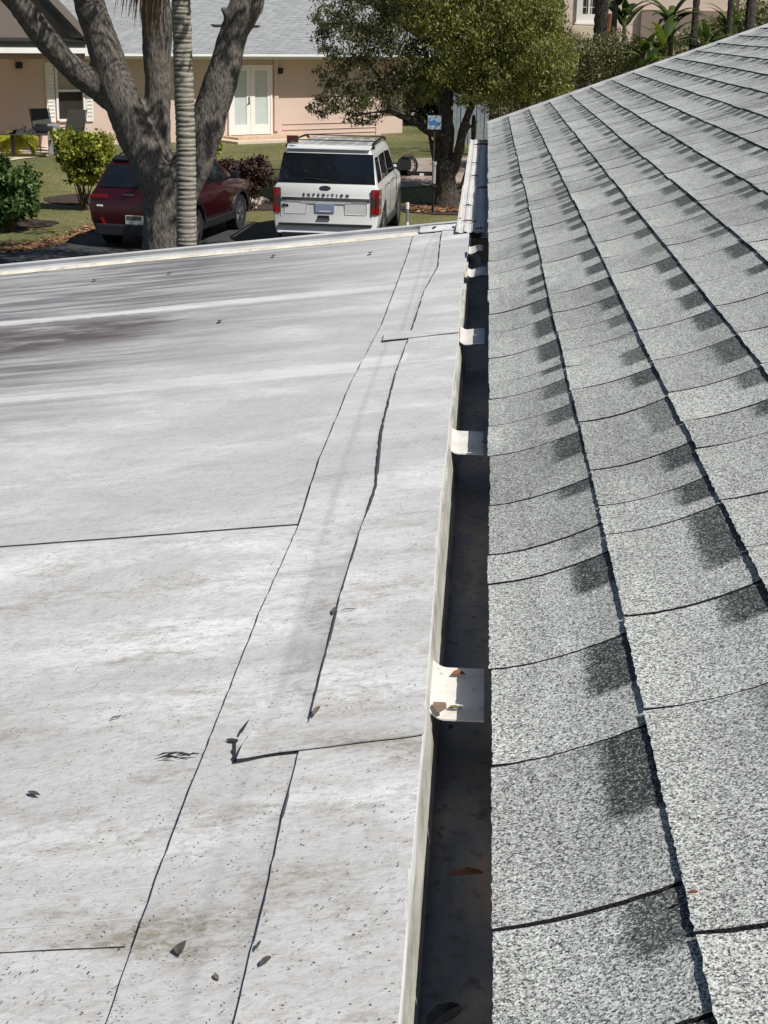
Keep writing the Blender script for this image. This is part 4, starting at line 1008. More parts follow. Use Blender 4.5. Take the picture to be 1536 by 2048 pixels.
# dead skirt of the palm hanging into view
v, t = [], []; r_ = random.Random(2)
for k in range(60):
    x = r_.choice((r_.gauss(300, 13), r_.gauss(300, 16), r_.gauss(255, 12))); yb_ = 95 - abs(x - 308) * r_.uniform(.6, 1.5) - r_.uniform(0, 30); lean = (x - 320) * .25
    D = pD + r_.uniform(-.25, .3); p0 = at_y(x - lean * .8 + 6, -150, D); p1 = at_y(x, yb_, D); wd = r_.uniform(.008, .022); m0 = (p0 + p1) / 2 + np.array([r_.uniform(-.06, .06), 0, 0])
    v += [p0 - [wd, 0, 0], m0 - [wd, 0, 0], m0 + [wd, .01, 0], p0 + [wd, .01, 0], m0 - [wd, 0, 0], p1 - [.002, 0, 0], p1 + [.002, 0, 0], m0 + [wd, .01, 0]]; q = r_.random(); t += [q, q]
v = np.array(v); bigmesh('dead_skirt', v, np.arange(len(v)).reshape(-1, 4), 'dead_frond', palm, {'tint': ('FACE', t)}, list(palm.location))

# ---- weeping tree in the middle
wt = thing('weeping_tree', tuple(on_z(893, 418, 0.1)), label='olive green fine leaved tree with dark trunk beside the white car', cat='tree')
wD = 37.3
chains = [
 [(893, 430, wD, 66), (893, 410, wD, 56), (893, 385, wD, 46), (890, 350, wD, 42), (893, 320, wD, 44)],
 [(885, 340, wD, 22), (876, 300, wD + .1, 20), (878, 262, wD + .1, 18), (884, 225, wD, 17), (870, 170, wD, 15), (850, 100, wD, 11), (840, 20, wD, 8)],
 [(895, 340, wD, 28), (893, 300, wD, 26), (897, 260, wD, 24), (893, 220, wD, 19), (900, 150, wD, 15), (890, 60, wD, 10)],
 [(905, 345, wD, 22), (918, 300, wD - .2, 20), (926, 262, wD - .2, 20), (938, 225, wD - .2, 16), (960, 170, wD - .4, 12), (990, 90, wD - .5, 9)],
 [(912, 400, wD, 14), (930, 360, wD + .3, 12), (944, 300, wD + .3, 11), (948, 230, wD + .3, 9)],
 [(880, 345, wD, 12), (868, 320, wD, 10), (862, 285, wD, 9), (857, 262, wD, 6)],
 [(886, 270, wD, 15), (860, 264, wD - .2, 17), (835, 248, wD - .3, 15), (805, 234, wD - .4, 13), (778, 224, wD - .5, 9), (740, 226, wD - .6, 6), (700, 234, wD - .7, 4)],
 [(778, 224, wD - .5, 8), (772, 190, wD - .5, 7), (755, 150, wD - .5, 6), (720, 110, wD - .5, 5)],
 [(926, 272, wD - .2, 7), (945, 250, wD - .2, 5), (962, 238, wD - .2, 3)]]
branchy('trunk', chains, 'dark_bark', wt, .030, .012, 9, bark=.01)
M['weeping_leaf'] = m_leafy('weeping_leaf', [(.050, .058, .018), (.105, .122, .030), (.175, .19, .040), (.25, .255, .055), (.34, .33, .15)], .25)
M['weeping_leaf_dark'] = m_leafy('weeping_leaf_dark', [(.035, .040, .016), (.08, .085, .028), (.14, .14, .055), (.22, .22, .13)], .2)
cl = [pc(850, 20, wD, 95, 60, 1.6), pc(930, 60, wD, 100, 70, 1.7), pc(1010, 40, wD, 90, 60, 1.6), pc(1060, 100, wD, 75, 55, 1.5), pc(980, 140, wD, 80, 48, 1.4), pc(1000, -20, wD, 120, 50, 1.8),
      pc(900, 130, wD, 70, 50, 1.4), pc(1118, 120, wD + .5, 40, 50, 1.1), pc(1105, 35, wD + .5, 30, 45, 1), pc(1110, 185, wD + .5, 40, 26, .9), pc(1075, 40, wD, 48, 55, 1.3), pc(1085, 140, wD, 48, 36, 1.0), pc(870, -40, wD, 160, 60, 2), pc(850, 175, wD, 40, 36, .9), pc(985, 190, wD, 45, 26, .9), pc(935, 190, wD, 28, 24, .9), pc(1060, 170, wD, 50, 34, 1)]
cloud('crown', cl, 80000, .095, 'weeping_leaf', wt, sub=95, droop=.6, asp=.34, loc=wt.location, jit=.14)
cl = [pc(720, 20, wD - .3, 90, 60, 1.5), pc(700, 90, wD - .3, 75, 45, 1.3), pc(775, 110, wD - .3, 70, 55, 1.3), pc(800, 60, wD - .3, 70, 60, 1.5), pc(690, 195, wD - .5, 62, 30, 1.1), pc(745, 185, wD - .5, 60, 42, 1.1),
      pc(645, 215, wD - .5, 34, 20, .8), pc(665, 150, wD - .5, 36, 26, .9), pc(800, 190, wD - .3, 42, 34, 1), pc(720, 238, wD - .5, 50, 15, .7), pc(740, -50, wD, 120, 50, 1.8), pc(655, 40, wD - .3, 30, 30, .8)]
cloud('crown', cl, 25000, .090, 'weeping_leaf_dark', wt, sub=52, droop=.5, asp=.38, loc=wt.location, jit=.12, seed=4)

# ---- bushes
M['bush_yellow'] = m_leafy('bush_yellow', [(.09, .11, .018), (.19, .22, .03), (.32, .34, .05), (.42, .42, .08)], .25)
M['bush_dark'] = m_leafy('bush_dark', [(.028, .055, .015), (.06, .12, .028), (.11, .19, .045), (.20, .28, .10)], .25)
M['bush_maroon'] = m_leafy('bush_maroon', [(.012, .006, .007), (.035, .012, .012), (.075, .025, .018), (.06, .05, .02)], .1)
M['stem'] = plain('stem', (.10, .08, .055), .9, var=.3)
def bush(name, label, clumps, n, size, mat, base, seed, cat='bush', stems=12, asp=.5, extra=None):
    g = thing(name, (base[0], base[1], gz(base[0], base[1])), label=label, cat=cat)
    cloud('foliage', clumps, n, size, mat, g, sub=30, asp=asp, loc=g.location, jit=.17, seed=seed)
    b = MB(); r_ = random.Random(seed)
    for k in range(stems):
        c, rr = r_.choice(clumps); e = Vector((c[0] + r_.uniform(-.7, .7) * rr[0], c[1] + r_.uniform(-.6, .6) * rr[1], c[2] + r_.uniform(-.2, .7) * rr[2])); s0 = g.location + Vector((r_.uniform(-.12, .12), r_.uniform(-.12, .12), -.02))
        mid = s0.lerp(e, .5) + Vector((r_.uniform(-.1, .1), r_.uniform(-.1, .1), -.05)); b.tube([s0, mid, e], [.022, .014, .006], 5)
    b.build('stems', 'stem', g, True, world=True); return g
bb_ = on_z(170, 380, .45); D = bb_[1]
bush('yellow_green_bush', 'big yellow green leafy bush between the patio and the red car', [pc(165, 355, D, 36, 16, .4), pc(150, 300, D, 42, 30, .5), pc(190, 290, D, 40, 32, .5), pc(130, 280, D, 28, 24, .4), pc(205, 320, D, 30, 30, .5), pc(160, 335, D, 34, 22, .5)], 9000, .11, 'bush_yellow', bb_, 3, asp=.6)
bb_ = on_z(22, 458, .05); D = bb_[1]
bush('green_bush', 'dark green glossy bush at the left edge beside the driveway', [pc(0, 360, D, 44, 30, .5), pc(40, 365, D, 34, 36, .5), pc(10, 410, D, 46, 34, .5), pc(45, 405, D, 28, 32, .5), pc(-20, 340, D, 40, 30, .5), pc(0, 440, D, 26, 14, .3)], 7500, .12, 'bush_dark', bb_, 5, asp=.62)
bb_ = on_z(495, 405, .2); D = bb_[1]
bush('maroon_bush', 'dark maroon leafy bush between the two cars', [pc(470, 345, D, 36, 26, .5), pc(515, 345, D, 36, 28, .5), pc(500, 372, D, 44, 26, .5), pc(440, 340, D, 22, 22, .4)], 9000, .085, 'bush_maroon', bb_, 7, asp=.45)
bb_ = on_z(420, 330, .55); D = bb_[1]
bush('small_yellow_bush', 'small yellow green bush behind the oak near the door step', [pc(418, 298, D, 24, 16, .4), pc(400, 312, D, 26, 16, .4)], 2200, .10, 'bush_yellow', bb_, 9, asp=.55)
bb_ = at_y(12, 205, 44); D = 45
bush('dark_patio_shrub', 'tall dark slender shrub against the house wall at the far left', [pc(10, 170, D, 12, 44, .3), pc(18, 215, D, 8, 26, .3), pc(2, 215, D, 10, 30, .3)], 1500, .14, 'bush_dark', (at_y(10, 200, D)[0], D), 11, asp=.3)

# small palm in front of the patio chairs
M['gold_frond'] = m_leafy('gold_frond', [(.22, .25, .02), (.42, .42, .03), (.60, .52, .05)], .3)
sp = thing('small_palm', tuple(at_y(25, 262, 42.5)), label='small golden green palm in front of the patio chairs', cat='plant')
sp.location.z = .59
b = MB(); b.tube([(0, 0, 0), (0, 0, .2), (.02, 0, .42)], [.09, .07, .045], 8); b.build('trunk', 'stem', sp, True)
fronds('crown', tuple(sp.location + Vector((0, 0, .42))), 9, 1.0, 'gold_frond', sp, .75, 4, .34, width=.06)

# ---- far right planting
M['hedge_leaf'] = m_leafy('hedge_leaf', [(.045, .050, .02), (.11, .115, .045), (.19, .185, .08), (.32, .29, .18)], .2)
M['deep_leaf'] = m_leafy('deep_leaf', [(.004, .006, .003), (.012, .018, .007), (.028, .036, .014)], .05)
cl = [pc(x, y, 42, 40, 34, 1.0) for x, y in ((1100, 190), (1150, 170), (1200, 150), (1240, 130), (1120, 120), (1180, 110), (1060, 210), (1020, 230), (1230, 95), (1000, 200), (1270, 115), (1150, 95), (1090, 130), (1215, 125), (1180, 130), (1130, 160), (1075, 170))]
hd = thing('hedge_row', (at_y(1130, 200, 42)[0], 42, HZ), label='scruffy brownish green hedge rising behind the sloping shingle edge', cat='hedge')
cloud('foliage', cl, 32000, .09, 'hedge_leaf', hd, sub=40, droop=.2, asp=.34, loc=hd.location, jit=.2)
b = MB(); r_ = random.Random(8)
for k in range(40):
    x = r_.uniform(980, 1260); p0 = V(at_y(x, 260, 41.5 + r_.uniform(-.8, .8))); p0.z = .5; p1 = V(at_y(x + r_.uniform(-14, 14), r_.uniform(110, 200), 41.5 + r_.uniform(-1.2, .6))); b.tube([p0, p0.lerp(p1, .5) + Vector((r_.uniform(-.1, .1), 0, 0)), p1], [.035, .025, .008], 5)
b.build('stems', 'stem', hd, True, world=True)
cl = [pc(x, y, 60, 60, 50, 1.2) for x, y in ((860, 190), (900, 230), (950, 170), (1000, 220), (1050, 170), (840, 240), (1100, 220), (900, 170), (1160, 190), (1010, 150), (1080, 240), (870, 150))]
hb = thing('dark_hedge', (at_y(900, 230, 60)[0], 60, HZ), label='very dark dense hedge past the right corner of the pink house', cat='hedge')
cloud('foliage', cl, 16000, .20, 'deep_leaf', hb, sub=30, asp=.6, loc=hb.location, jit=.28)
b = MB(); b.tube([(0, 0, 0), (0, 0, 1.2), (.1, 0, 2.6)], [.12, .09, .05], 8); b.build('stem', 'dark_bark', hb)
# grey board fence by the tree
M['fence_grey'] = plain('fence_grey', (.28, .32, .36), .8, var=.2, scale=4)
fe = thing('board_fence', (at_y(950, 250, 50)[0], 50, .55), label='pale grey blue vertical board fence right of the tree trunk', cat='fence')
x0_ = at_y(906, 225, 50)[0]; x1_ = at_y(978, 225, 50)[0]; z0_ = .5; z1_ = at_y(950, 188, 50)[2]; nb = 9
b = MB()
for k in range(nb):
    xx = x0_ + (x1_ - x0_) * (k + .5) / nb; b.box((xx, 50 + (.02 if k % 2 else 0), (z0_ + z1_) / 2), ((x1_ - x0_) / nb * .93, .03, z1_ - z0_ - (.02 if k % 2 else 0)))
b.build('boards', 'fence_grey', fe, world=True)
b = MB(); b.box(((x0_ + x1_) / 2, 50.05, z1_ - .3), (x1_ - x0_, .05, .09)); b.build('rail', 'fence_grey', fe, world=True)

# second house far right
M['cream_stucco'] = m_stucco('cream_stucco', (.74, .60, .52)); M['brick_cream'] = m_stucco('cream_siding', (.72, .60, .46))
h2 = thing('peach_house', (at_y(1180, 150, 74)[0], 74, HZ), label='peach house with a white framed window seen high behind the garden', cat='house')
a_ = at_y(1125, 60, 74); c_ = at_y(1560, 60, 74); b = MB(); b.box(((a_[0] + c_[0]) / 2, 74.5, 4.3), (c_[0] - a_[0], 1.0, 9.2)); b.build('wall', 'cream_stucco', h2, world=True)
q0 = at_y(1152, 45, 73.9); q1 = at_y(1208, -60, 73.9); cx = (q0[0] + q1[0]) / 2
g0 = at_y(1165, 28, 73.9); g1 = at_y(1195, -50, 73.9)
b = MB()
for xa, xb in ((q0[0], g0[0]), (g1[0], q1[0])): b.box(((xa + xb) / 2, 73.95, (q0[2] + q1[2]) / 2), (xb - xa, .12, q1[2] - q0[2]))
b.box(((g0[0] + g1[0]) / 2, 73.95, (q0[2] + g0[2]) / 2), (g1[0] - g0[0], .12, g0[2] - q0[2])); b.box(((g0[0] + g1[0]) / 2, 73.95, (q1[2] + g1[2]) / 2), (g1[0] - g0[0], .12, q1[2] - g1[2]))
b.box((cx, 73.93, (g0[2] + g1[2]) / 2), (.10, .08, g1[2] - g0[2])); b.box((cx, 73.86, q0[2] - .03), (q1[0] - q0[0] + .1, .2, .10))
wn = b.build('window', 'white_trim', h2, world=True)
b = MB(); b.box((cx, 73.98, (g0[2] + g1[2]) / 2), (g1[0] - g0[0], .02, g1[2] - g0[2])); pn = b.build('pane', 'dark_pane', wn); pn.data.transform(Matrix.Translation(-h2.location))
b = MB()
for xx in (g0[0] + .17, g1[0] - .17): b.box((xx, 73.95, (g0[2] + g1[2]) / 2), (.025, .02, g1[2] - g0[2]))
for k in range(4): b.box((cx, 73.95, g0[2] + .45 * k + .3), (g1[0] - g0[0], .018, .025))
mu = b.build('muntins', 'white_trim', wn); mu.data.transform(Matrix.Translation(-h2.location))
M['terracotta'] = plain('terracotta', (.28, .12, .07), .85)
q2 = at_y(1222, 30, 73.8); b = MB(); b.cyl((q2[0], 73.8, 2.4), .16, 4.8); b.build('downpipe', 'terracotta', h2, world=True)
b = MB(); a2 = at_y(1140, 110, 73.5); c2 = at_y(1212, 52, 73.5); b.box(((a2[0] + c2[0]) / 2, 73.6, c2[2] / 2), (c2[0] - a2[0], .5, c2[2]), bev=.03); b.build('brick_planter', 'brick_cream', h2, world=True)
a2 = at_y(1478, 30, 73.6); c2 = at_y(1600, -80, 73.6); b = MB()
for k in range(16): b.box(((a2[0] + c2[0]) / 2, 73.8, 1.9 + k * .25), (c2[0] - a2[0], .3, .235), rx=.06)
b.build('siding', 'brick_cream', h2, world=True)
M['grey_wall'] = m_stucco('grey_brown_stucco', (.30, .22, .19)); a2 = at_y(1285, 0, 73.8); c2 = at_y(1478, 0, 73.8); b = MB(); b.box(((a2[0] + c2[0]) / 2, 73.9, 2.5), (c2[0] - a2[0], .25, 5)); b.build('recessed_wall', 'grey_wall', h2, world=True)
roofpatch('roof', a_[0] - h2.location.x - 1, c_[0] - h2.location.x + 1, -.8, 8.2, 6, math.radians(22), parent=h2)
# palms and broad leaves behind the ridge
M['broad_leaf'] = m_leafy('broad_leaf', [(.014, .030, .008), (.032, .065, .014), (.07, .12, .022), (.14, .18, .035)], .35)
def tpalm(px, ybot, D, wpx, label, seed, lean=0, fr=True, name='palm_tree', grp=None, rings=True):
    p = at_y(px, ybot, D); g = thing(name, (p[0], D, gz(p[0], D)), label=label, cat='palm', group=grp); b = MB(); P, R_ = [], []; rr = wpx * D / 3227 / 2
    H_ = 7.4; n_ = 60
    for i in range(n_ + 1): P.append((lean * i / n_, 0, H_ * i / n_)); R_.append(rr * (1 + (.12 if i % 2 else -.04)) * (1.1 - .15 * i / n_))
    b.tube(P, R_, 10); b.build('trunk', 'dark_bark', g, True)
    if fr: fronds('crown', tuple(g.location + Vector((lean, 0, H_))), 12, 2.4, 'frond', g, .6, seed, .55)
    return g
tpalm(1196, 140, 44, 26, 'thickest dark palm trunk right of the far white window', 1)
tpalm(1216, 140, 45.5, 9, 'thin reddish palm stem hard against the thickest dark palm trunk', 2, .15, False)
tpalm(1386, 95, 43, 13, 'straight dark palm trunk standing among the broad leaves', 3)
tpalm(1459, 70, 44, 12, 'dark palm trunk immediately left of the shaggy one', 4, -.05)
tpalm(1498, 60, 43, 19, 'stout ringed palm trunk closest to the upper right corner', 5)
# shaggy dead fronds on the last palm
def broad(px, py, D, nl, ln, wd, label, seed, mat='broad_leaf', up=(.6, 1.4), name='banana_plant', cat='plant', grp=None):
    r_ = random.Random(seed); p = at_y(px, py, D); g = thing(name, (p[0], D, gz(p[0], D)), label=label, cat=cat, group=grp); zb_ = p[2]
    b = MB(); b.tube([(0, 0, 0), (.03, 0, max(.3, zb_ - g.location.z) * .6), (0, 0, max(.5, zb_ - g.location.z))], [.10, .08, .05], 8); b.build('stem', 'stem', g, True)
    for k in range(nl):
        a = r_.uniform(0, 6.283); el = r_.uniform(*up); L_ = ln * r_.uniform(.7, 1.15); W_ = wd * r_.uniform(.8, 1.2); v = []; q = Vector((0, 0, zb_ - g.location.z - r_.uniform(0, .5))); n_ = 10; t = []
        tt = r_.random()
        for i in range(n_ + 1):
            d = Vector((math.cos(a) * math.cos(el), math.sin(a) * math.cos(el), math.sin(el))); sd = Vector((-math.sin(a), math.cos(a), 0)); u_ = sd.cross(d)
            w_ = W_ * math.sin(math.pi * (i / n_) ** .7 * .96 + .04) * .5 * (1 + .1 * r_.uniform(-1, 1))
            if i < 2: w_ = .015
            v += [q + sd * w_ + u_ * w_ * .25, q, q - sd * w_ + u_ * w_ * .25]; q = q + d * L_ / n_; el -= 1.5 / n_
        f = []
        for i in range(n_): f += [(3 * i, 3 * i + 1, 3 * i + 4, 3 * i + 3), (3 * i + 1, 3 * i + 2, 3 * i + 5, 3 * i + 4)]
        mk('leaf', v, f, mat, g, True, 0, attrs={'tint': ('FACE', [tt] * len(f))})
    return g
for i, (px, py, D, nl, ln, wd, lab) in enumerate(((1232, -5, 43, 9, 1.1, .30, 'broad leaved plant with the largest blades, immediately right of the far white window'), (1330, 75, 41, 16, 1.15, .22, 'broad leaved plant left of the straight dark palm'), (1345, 30, 42, 16, 1.3, .24, 'taller broad leaved plant behind the low one left of the straight palm'),
    (1415, 75, 41, 14, 1.0, .20, 'broad leaved plant just right of the straight dark palm'), (1290, 105, 40, 14, 1.0, .2, 'low broad leaved plant nearest the thick palm trunk'), (1460, 50, 46, 14, 1.1, .2, 'yellowish broad leaved plant behind the two right palms'), (1250, 30, 46, 14, 1.3, .24, 'broad leaved plant between thick palm trunk and recessed wall'))):
    broad(px, py, D, nl, ln, wd, lab, 20 + i)
cl = [pc(x, y, 52, 46, 30, 1) for x, y in ((1330, 100), (1400, 80), (1460, 60), (1520, 30), (1280, 110))]
hg = thing('shrub_row', (at_y(1400, 90, 52)[0], 52, HZ), label='mixed green shrubs filling in under the palms at upper right', cat='shrub')
cloud('foliage', cl, 7000, .16, 'hedge_leaf', hg, sub=26, asp=.5, loc=hg.location, jit=.2, seed=2, tint=(.2, 1.1))
b = MB(); b.tube([(0, 0, 0), (0, 0, 1.5)], [.08, .04], 8); b.build('stem', 'dark_bark', hg)
# distant tree belt
def s_cloud():
    return None
M['belt_leaf'] = m_leafy('belt_leaf', [(.02, .03, .012), (.05, .07, .025), (.09, .11, .04)], .1)
cl = [((x, 112 + random.uniform(-4, 4), random.uniform(2, 9)), (7, 4, 4)) for x in range(-110, 120, 6) for _ in range(2)]
tag(cloud('treeline', cl, 26000, .8, 'belt_leaf', None, sub=16, asp=.8, jit=.3), kind='stuff')
# ================================================================== CARS
def loft(name, secs, mat, parent, ends=True, angle=32, nbulge=.0):
    """secs: list of lists of half points (x,y,z) from underside centre to roof centre"""
    k = len(secs[0]); vs, fs = [], []
    for s_ in secs:
        full = [Vector(p) for p in s_] + [Vector((-p[0], p[1], p[2])) for p in reversed(s_[1:-1])]; vs += full
    n = 2 * k - 2
    for i in range(len(secs) - 1):
        for j in range(n): fs.append((i * n + j, i * n + (j + 1) % n, (i + 1) * n + (j + 1) % n, (i + 1) * n + j))
    for e, rev in ((0, False), (len(secs) - 1, True)):
        o_ = e * n
        for j in range(k - 1):
            a, b_ = j, j + 1; c, d = (n - j - 1) % n, (n - j) % n
            q = [o_ + a, o_ + b_, o_ + c, o_ + d]; q = [x for i, x in enumerate(q) if x not in q[:i]]
            if len(q) >= 3: fs.append(tuple(q if rev else q[::-1]))
    o = mk(name, vs, fs, mat, parent, True, angle)
    bm = bmesh.new(); bm.from_mesh(o.data); bmesh.ops.recalc_face_normals(bm, faces=bm.faces[:]); bm.to_mesh(o.data); bm.free()
    o.data.set_sharp_from_angle(angle=math.radians(angle)); return o
def wheel(parent, x, y, r, w_, side):
    b = MB(); c = Vector((x, y, r)); ax = Vector((side, 0, 0)); pr = [(.62, .40), (.98, .5), (1, .3), (1, -.3), (.98, -.5), (.62, -.40)]
    n = 32; vs = []
    for rr, ww in pr:
        for j in range(n): a = 6.283 * j / n; vs.append(c + ax * ww * w_ + Vector((0, math.cos(a), math.sin(a))) * rr * r)
    fs = [(i * n + j, i * n + (j + 1) % n, (i + 1) * n + (j + 1) % n, (i + 1) * n + j) for i in range(len(pr) - 1) for j in range(n)]; b.add(vs, fs)
    t = b.build('tyre', 'rubber', parent, True, 40)
    b = MB(); b.cyl(c + ax * (w_ * .22), r * .62, w_ * .2, 'X', 28)
    rim_back = b.build('rim', 'dark_plastic', t)
    b = MB()
    for k in range(5):
        a = 6.283 * k / 5 + .3; d = Vector((0, math.cos(a), math.sin(a))); b.box(c + ax * (w_ * .36) + d * r * .33, (.03, .07, r * .6), rx=a - math.pi / 2)
    b.cyl(c + ax * (w_ * .36), r * .12, .04, 'X', 14)
    vs = []; m0 = len(b.v)
    for rr, ww in ((.63, .34), (.63, .42), (.56, .42), (.56, .34)):
        for j in range(n): a = 6.283 * j / n; vs.append(c + ax * ww * w_ + Vector((0, math.cos(a), math.sin(a))) * rr * r)
    b.add(vs, [(i * n + j, i * n + (j + 1) % n, ((i + 1) % 4) * n + (j + 1) % n, ((i + 1) % 4) * n + j) for i in range(4) for j in range(n)])
    b.build('spokes', 'alloy', t)
    return t
def cut(o, cyls):
    """cut the wheel wells out of a body"""
    for (y, r, z) in cyls:
        b = MB(); b.cyl((0, y, z), r, 3.0, 'X', 40); c = b.build('_c', None); bm = bmesh.new(); bm.from_mesh(c.data); bmesh.ops.recalc_face_normals(bm, faces=bm.faces[:]); bm.to_mesh(c.data); bm.free()
        m = o.modifiers.new('b', 'BOOLEAN'); m.operation = 'DIFFERENCE'; m.solver = 'EXACT'; m.object = c
        par = o.parent; o.parent = None; bpy.context.view_layer.update()
        me = bpy.data.meshes.new_from_object(o.evaluated_get(bpy.context.evaluated_depsgraph_get())); o.modifiers.clear(); me.name = o.name; o.data = me; o.parent = par; bpy.data.objects.remove(c)
    o.data.set_sharp_from_angle(angle=math.radians(32))
def text_mesh(txt, size, depth, name, mat, parent, loc, rot, spacing=1.0, sx=1):
    c = bpy.data.curves.new(name, 'FONT'); c.body = txt; c.size = size; c.extrude = depth; c.align_x = 'CENTER'; c.align_y = 'CENTER'; c.space_character = spacing
    c.offset = .0035
    t = bpy.data.objects.new('_t', c); COL.objects.link(t); dg = bpy.context.evaluated_depsgraph_get(); me = bpy.data.meshes.new_from_object(t.evaluated_get(dg)); bpy.data.objects.remove(t)
    me.transform(Matrix.Diagonal((sx, 1, 1, 1))); o = bpy.data.objects.new(name, me); me.name = name; COL.objects.link(o); me.materials.clear(); me.materials.append(M[mat]); o.parent = parent; o.location = loc; o.rotation_euler = rot; return o
M['lamp_red'] = plain('lamp_red', (.24, .004, .008), .12, 0, .1, 5, Coat_Weight=.8)
M['lamp_smoke'] = plain('lamp_smoke', (.05, .035, .04), .12, Coat_Weight=.8)
M['plate_blue'] = plain('plate_blue', (.25, .30, .45), .4, var=.2, scale=30)
M['plate_green'] = plain('plate_green', (.42, .52, .50), .4, var=.2, scale=30)
M['badge_blue'] = plain('badge_blue', (.012, .03, .10), .2)

# ---- white SUV
sD = 29.6; sp_ = at_y(650, 470, sD); suv = thing('white_suv', (sp_[0], sD, .0), math.radians(-2.2), label='white sport utility vehicle seen from behind with black roof rails', cat='car')
W = 1.035
def yr(z):   # tail profile
    pts = [(0.22, .06), (.33, .0), (.48, .0), (.52, .07), (1.12, .10), (1.24, .13), (1.86, .40), (1.93, .48), (2.1, .6)]
    for (a, b_), (c, d) in zip(pts, pts[1:]):
        if z <= c: return b_ + (d - b_) * max(0, (z - a)) / (c - a)
    return .6
def sec(y, roof=1.935, shear=0, inset=0, belt=1.22, hood=False, wf=1.0, lo=.27):
    if not hood: P = [(0, lo), (.80, lo), (.95, lo + .06), (1.0, .52), (1.03, .8), (1.03, 1.06), (1.0, 1.18), (.965, belt + .03), (.865, 1.74), (.80, roof - .06), (.62, roof - .015), (.3, roof), (0, roof + .008)]
    else: P = [(0, lo), (.80, lo), (.95, lo + .06), (1.0, .62), (1.02, .9), (1.0, 1.05), (.97, 1.10), (.93, roof - .07), (.90, roof - .05), (.84, roof - .03), (.62, roof - .005), (.3, roof + .01), (0, roof + .015)]
    out = []
    for x, z in P: out.append((x * wf * (1 - inset) * W / 1.03, y + shear * yr(z), z))
    return out
secs = [sec(0, shear=1, inset=.045), sec(.02, shear=1, inset=.012), sec(.09, shear=1), sec(.30, shear=.9), sec(.75, shear=.4), sec(1.4), sec(2.2), sec(2.9, roof=1.93), sec(3.25, roof=1.90),
        sec(4.05, roof=1.30, hood=True), sec(4.6, roof=1.24, hood=True, wf=.985), sec(5.0, roof=1.17, hood=True, wf=.96), sec(5.25, roof=1.05, hood=True, wf=.90), sec(5.33, roof=.98, hood=True, wf=.80)]
body = loft('body', secs, 'white_paint', suv)
cut(body, [(1.15, .47, .42), (4.28, .47, .42)])
for x in (-1, 1):
    for y in (1.15, 4.28): wheel(suv, x * .89, y, .41, .28, x)
# glass
def sidex(z): return (.965 + (.865 - .965) * (z - 1.25) / (1.74 - 1.25)) * W / 1.03
def side_glass(parent, poly, side, mat='car_glass', name='side_window', off=.006, fx=sidex):
    P = [Vector((side * (fx(z) + .001), y, z)) for y, z in poly]; nrm = Vector((side, 0, .235)); b = MB(); b.panel(P, nrm, off); return b.build(name, mat, parent)
for s_ in (-1, 1):
    side_glass(suv, [(.36, 1.27), (1.05, 1.27), (1.02, 1.72), (.52, 1.73)], s_)
    side_glass(suv, [(1.22, 1.27), (2.15, 1.27), (2.13, 1.73), (1.20, 1.73)], s_)
    side_glass(suv, [(2.25, 1.27), (3.55, 1.26), (3.05, 1.70), (2.24, 1.73)], s_)
def tail(x, z, off=.004): return Vector((x, yr(z) - off, z))
def rear_panel(name, pts, mat, off=.004, th=.02, parent=suv, nz=.0):
    b = MB(); P = [tail(x, z, 0) for x, z in pts]; n_ = (P[1] - P[0]).cross(P[2] - P[0]).normalized(); n_ = n_ if n_.y < 0 else -n_
    b.panel([p - n_ * th * .5 for p in P], n_, th * .5 + off); return b.build(name, mat, parent)
gl = rear_panel('rear_window', [(-.94, 1.26), (.94, 1.26), (.86, 1.80), (-.86, 1.80)], 'car_glass', .008)
b = MB(); b.tube([(.05, yr(1.30) - .02, 1.30), (-.25, yr(1.34) - .02, 1.34), (-.42, yr(1.35) - .02, 1.35)], .010, 6); b.build('wiper', 'black', suv)
b = MB(); b.panel([(-.80, .36, 1.875), (.80, .36, 1.875), (.82, .60, 1.935), (-.82, .60, 1.935)], (0, -.2, 1), .012); b.build('roof_spoiler', 'white_paint', suv)
# tail lamps wrap the corner
for s_ in (-1, 1):
    b = MB()
    x0_, x1_ = .882, 1.012
    for mi, z0_, z1_ in ((0, .70, .83), (1, .835, 1.015), (0, 1.02, 1.17)):
        b.panel([(s_ * x0_, yr(z0_) - .002, z0_), (s_ * x1_, yr(z0_) + .012, z0_), (s_ * x1_, yr(z1_) + .012, z1_), (s_ * x0_, yr(z1_) - .002, z1_)], (0, -1, 0), .022, mi)
        b.panel([(s_ * 1.013, yr(z0_) + .005, z0_), (s_ * 1.036, yr(z0_) + .24, z0_), (s_ * 1.036, yr(z1_) + .20, z1_), (s_ * 1.013, yr(z1_) + .005, z1_)], (s_, 0, 0), .012, mi)
    b.panel([(s_ * .975, yr(.8) - .028, .72), (s_ * 1.005, yr(.8) - .022, .72), (s_ * 1.005, yr(1.12) - .022, 1.14), (s_ * .975, yr(1.12) - .028, 1.14)], (0, -1, 0), .006, 0)
    b.build('tail_lamp', ['lamp_red', 'lamp_smoke'], suv)
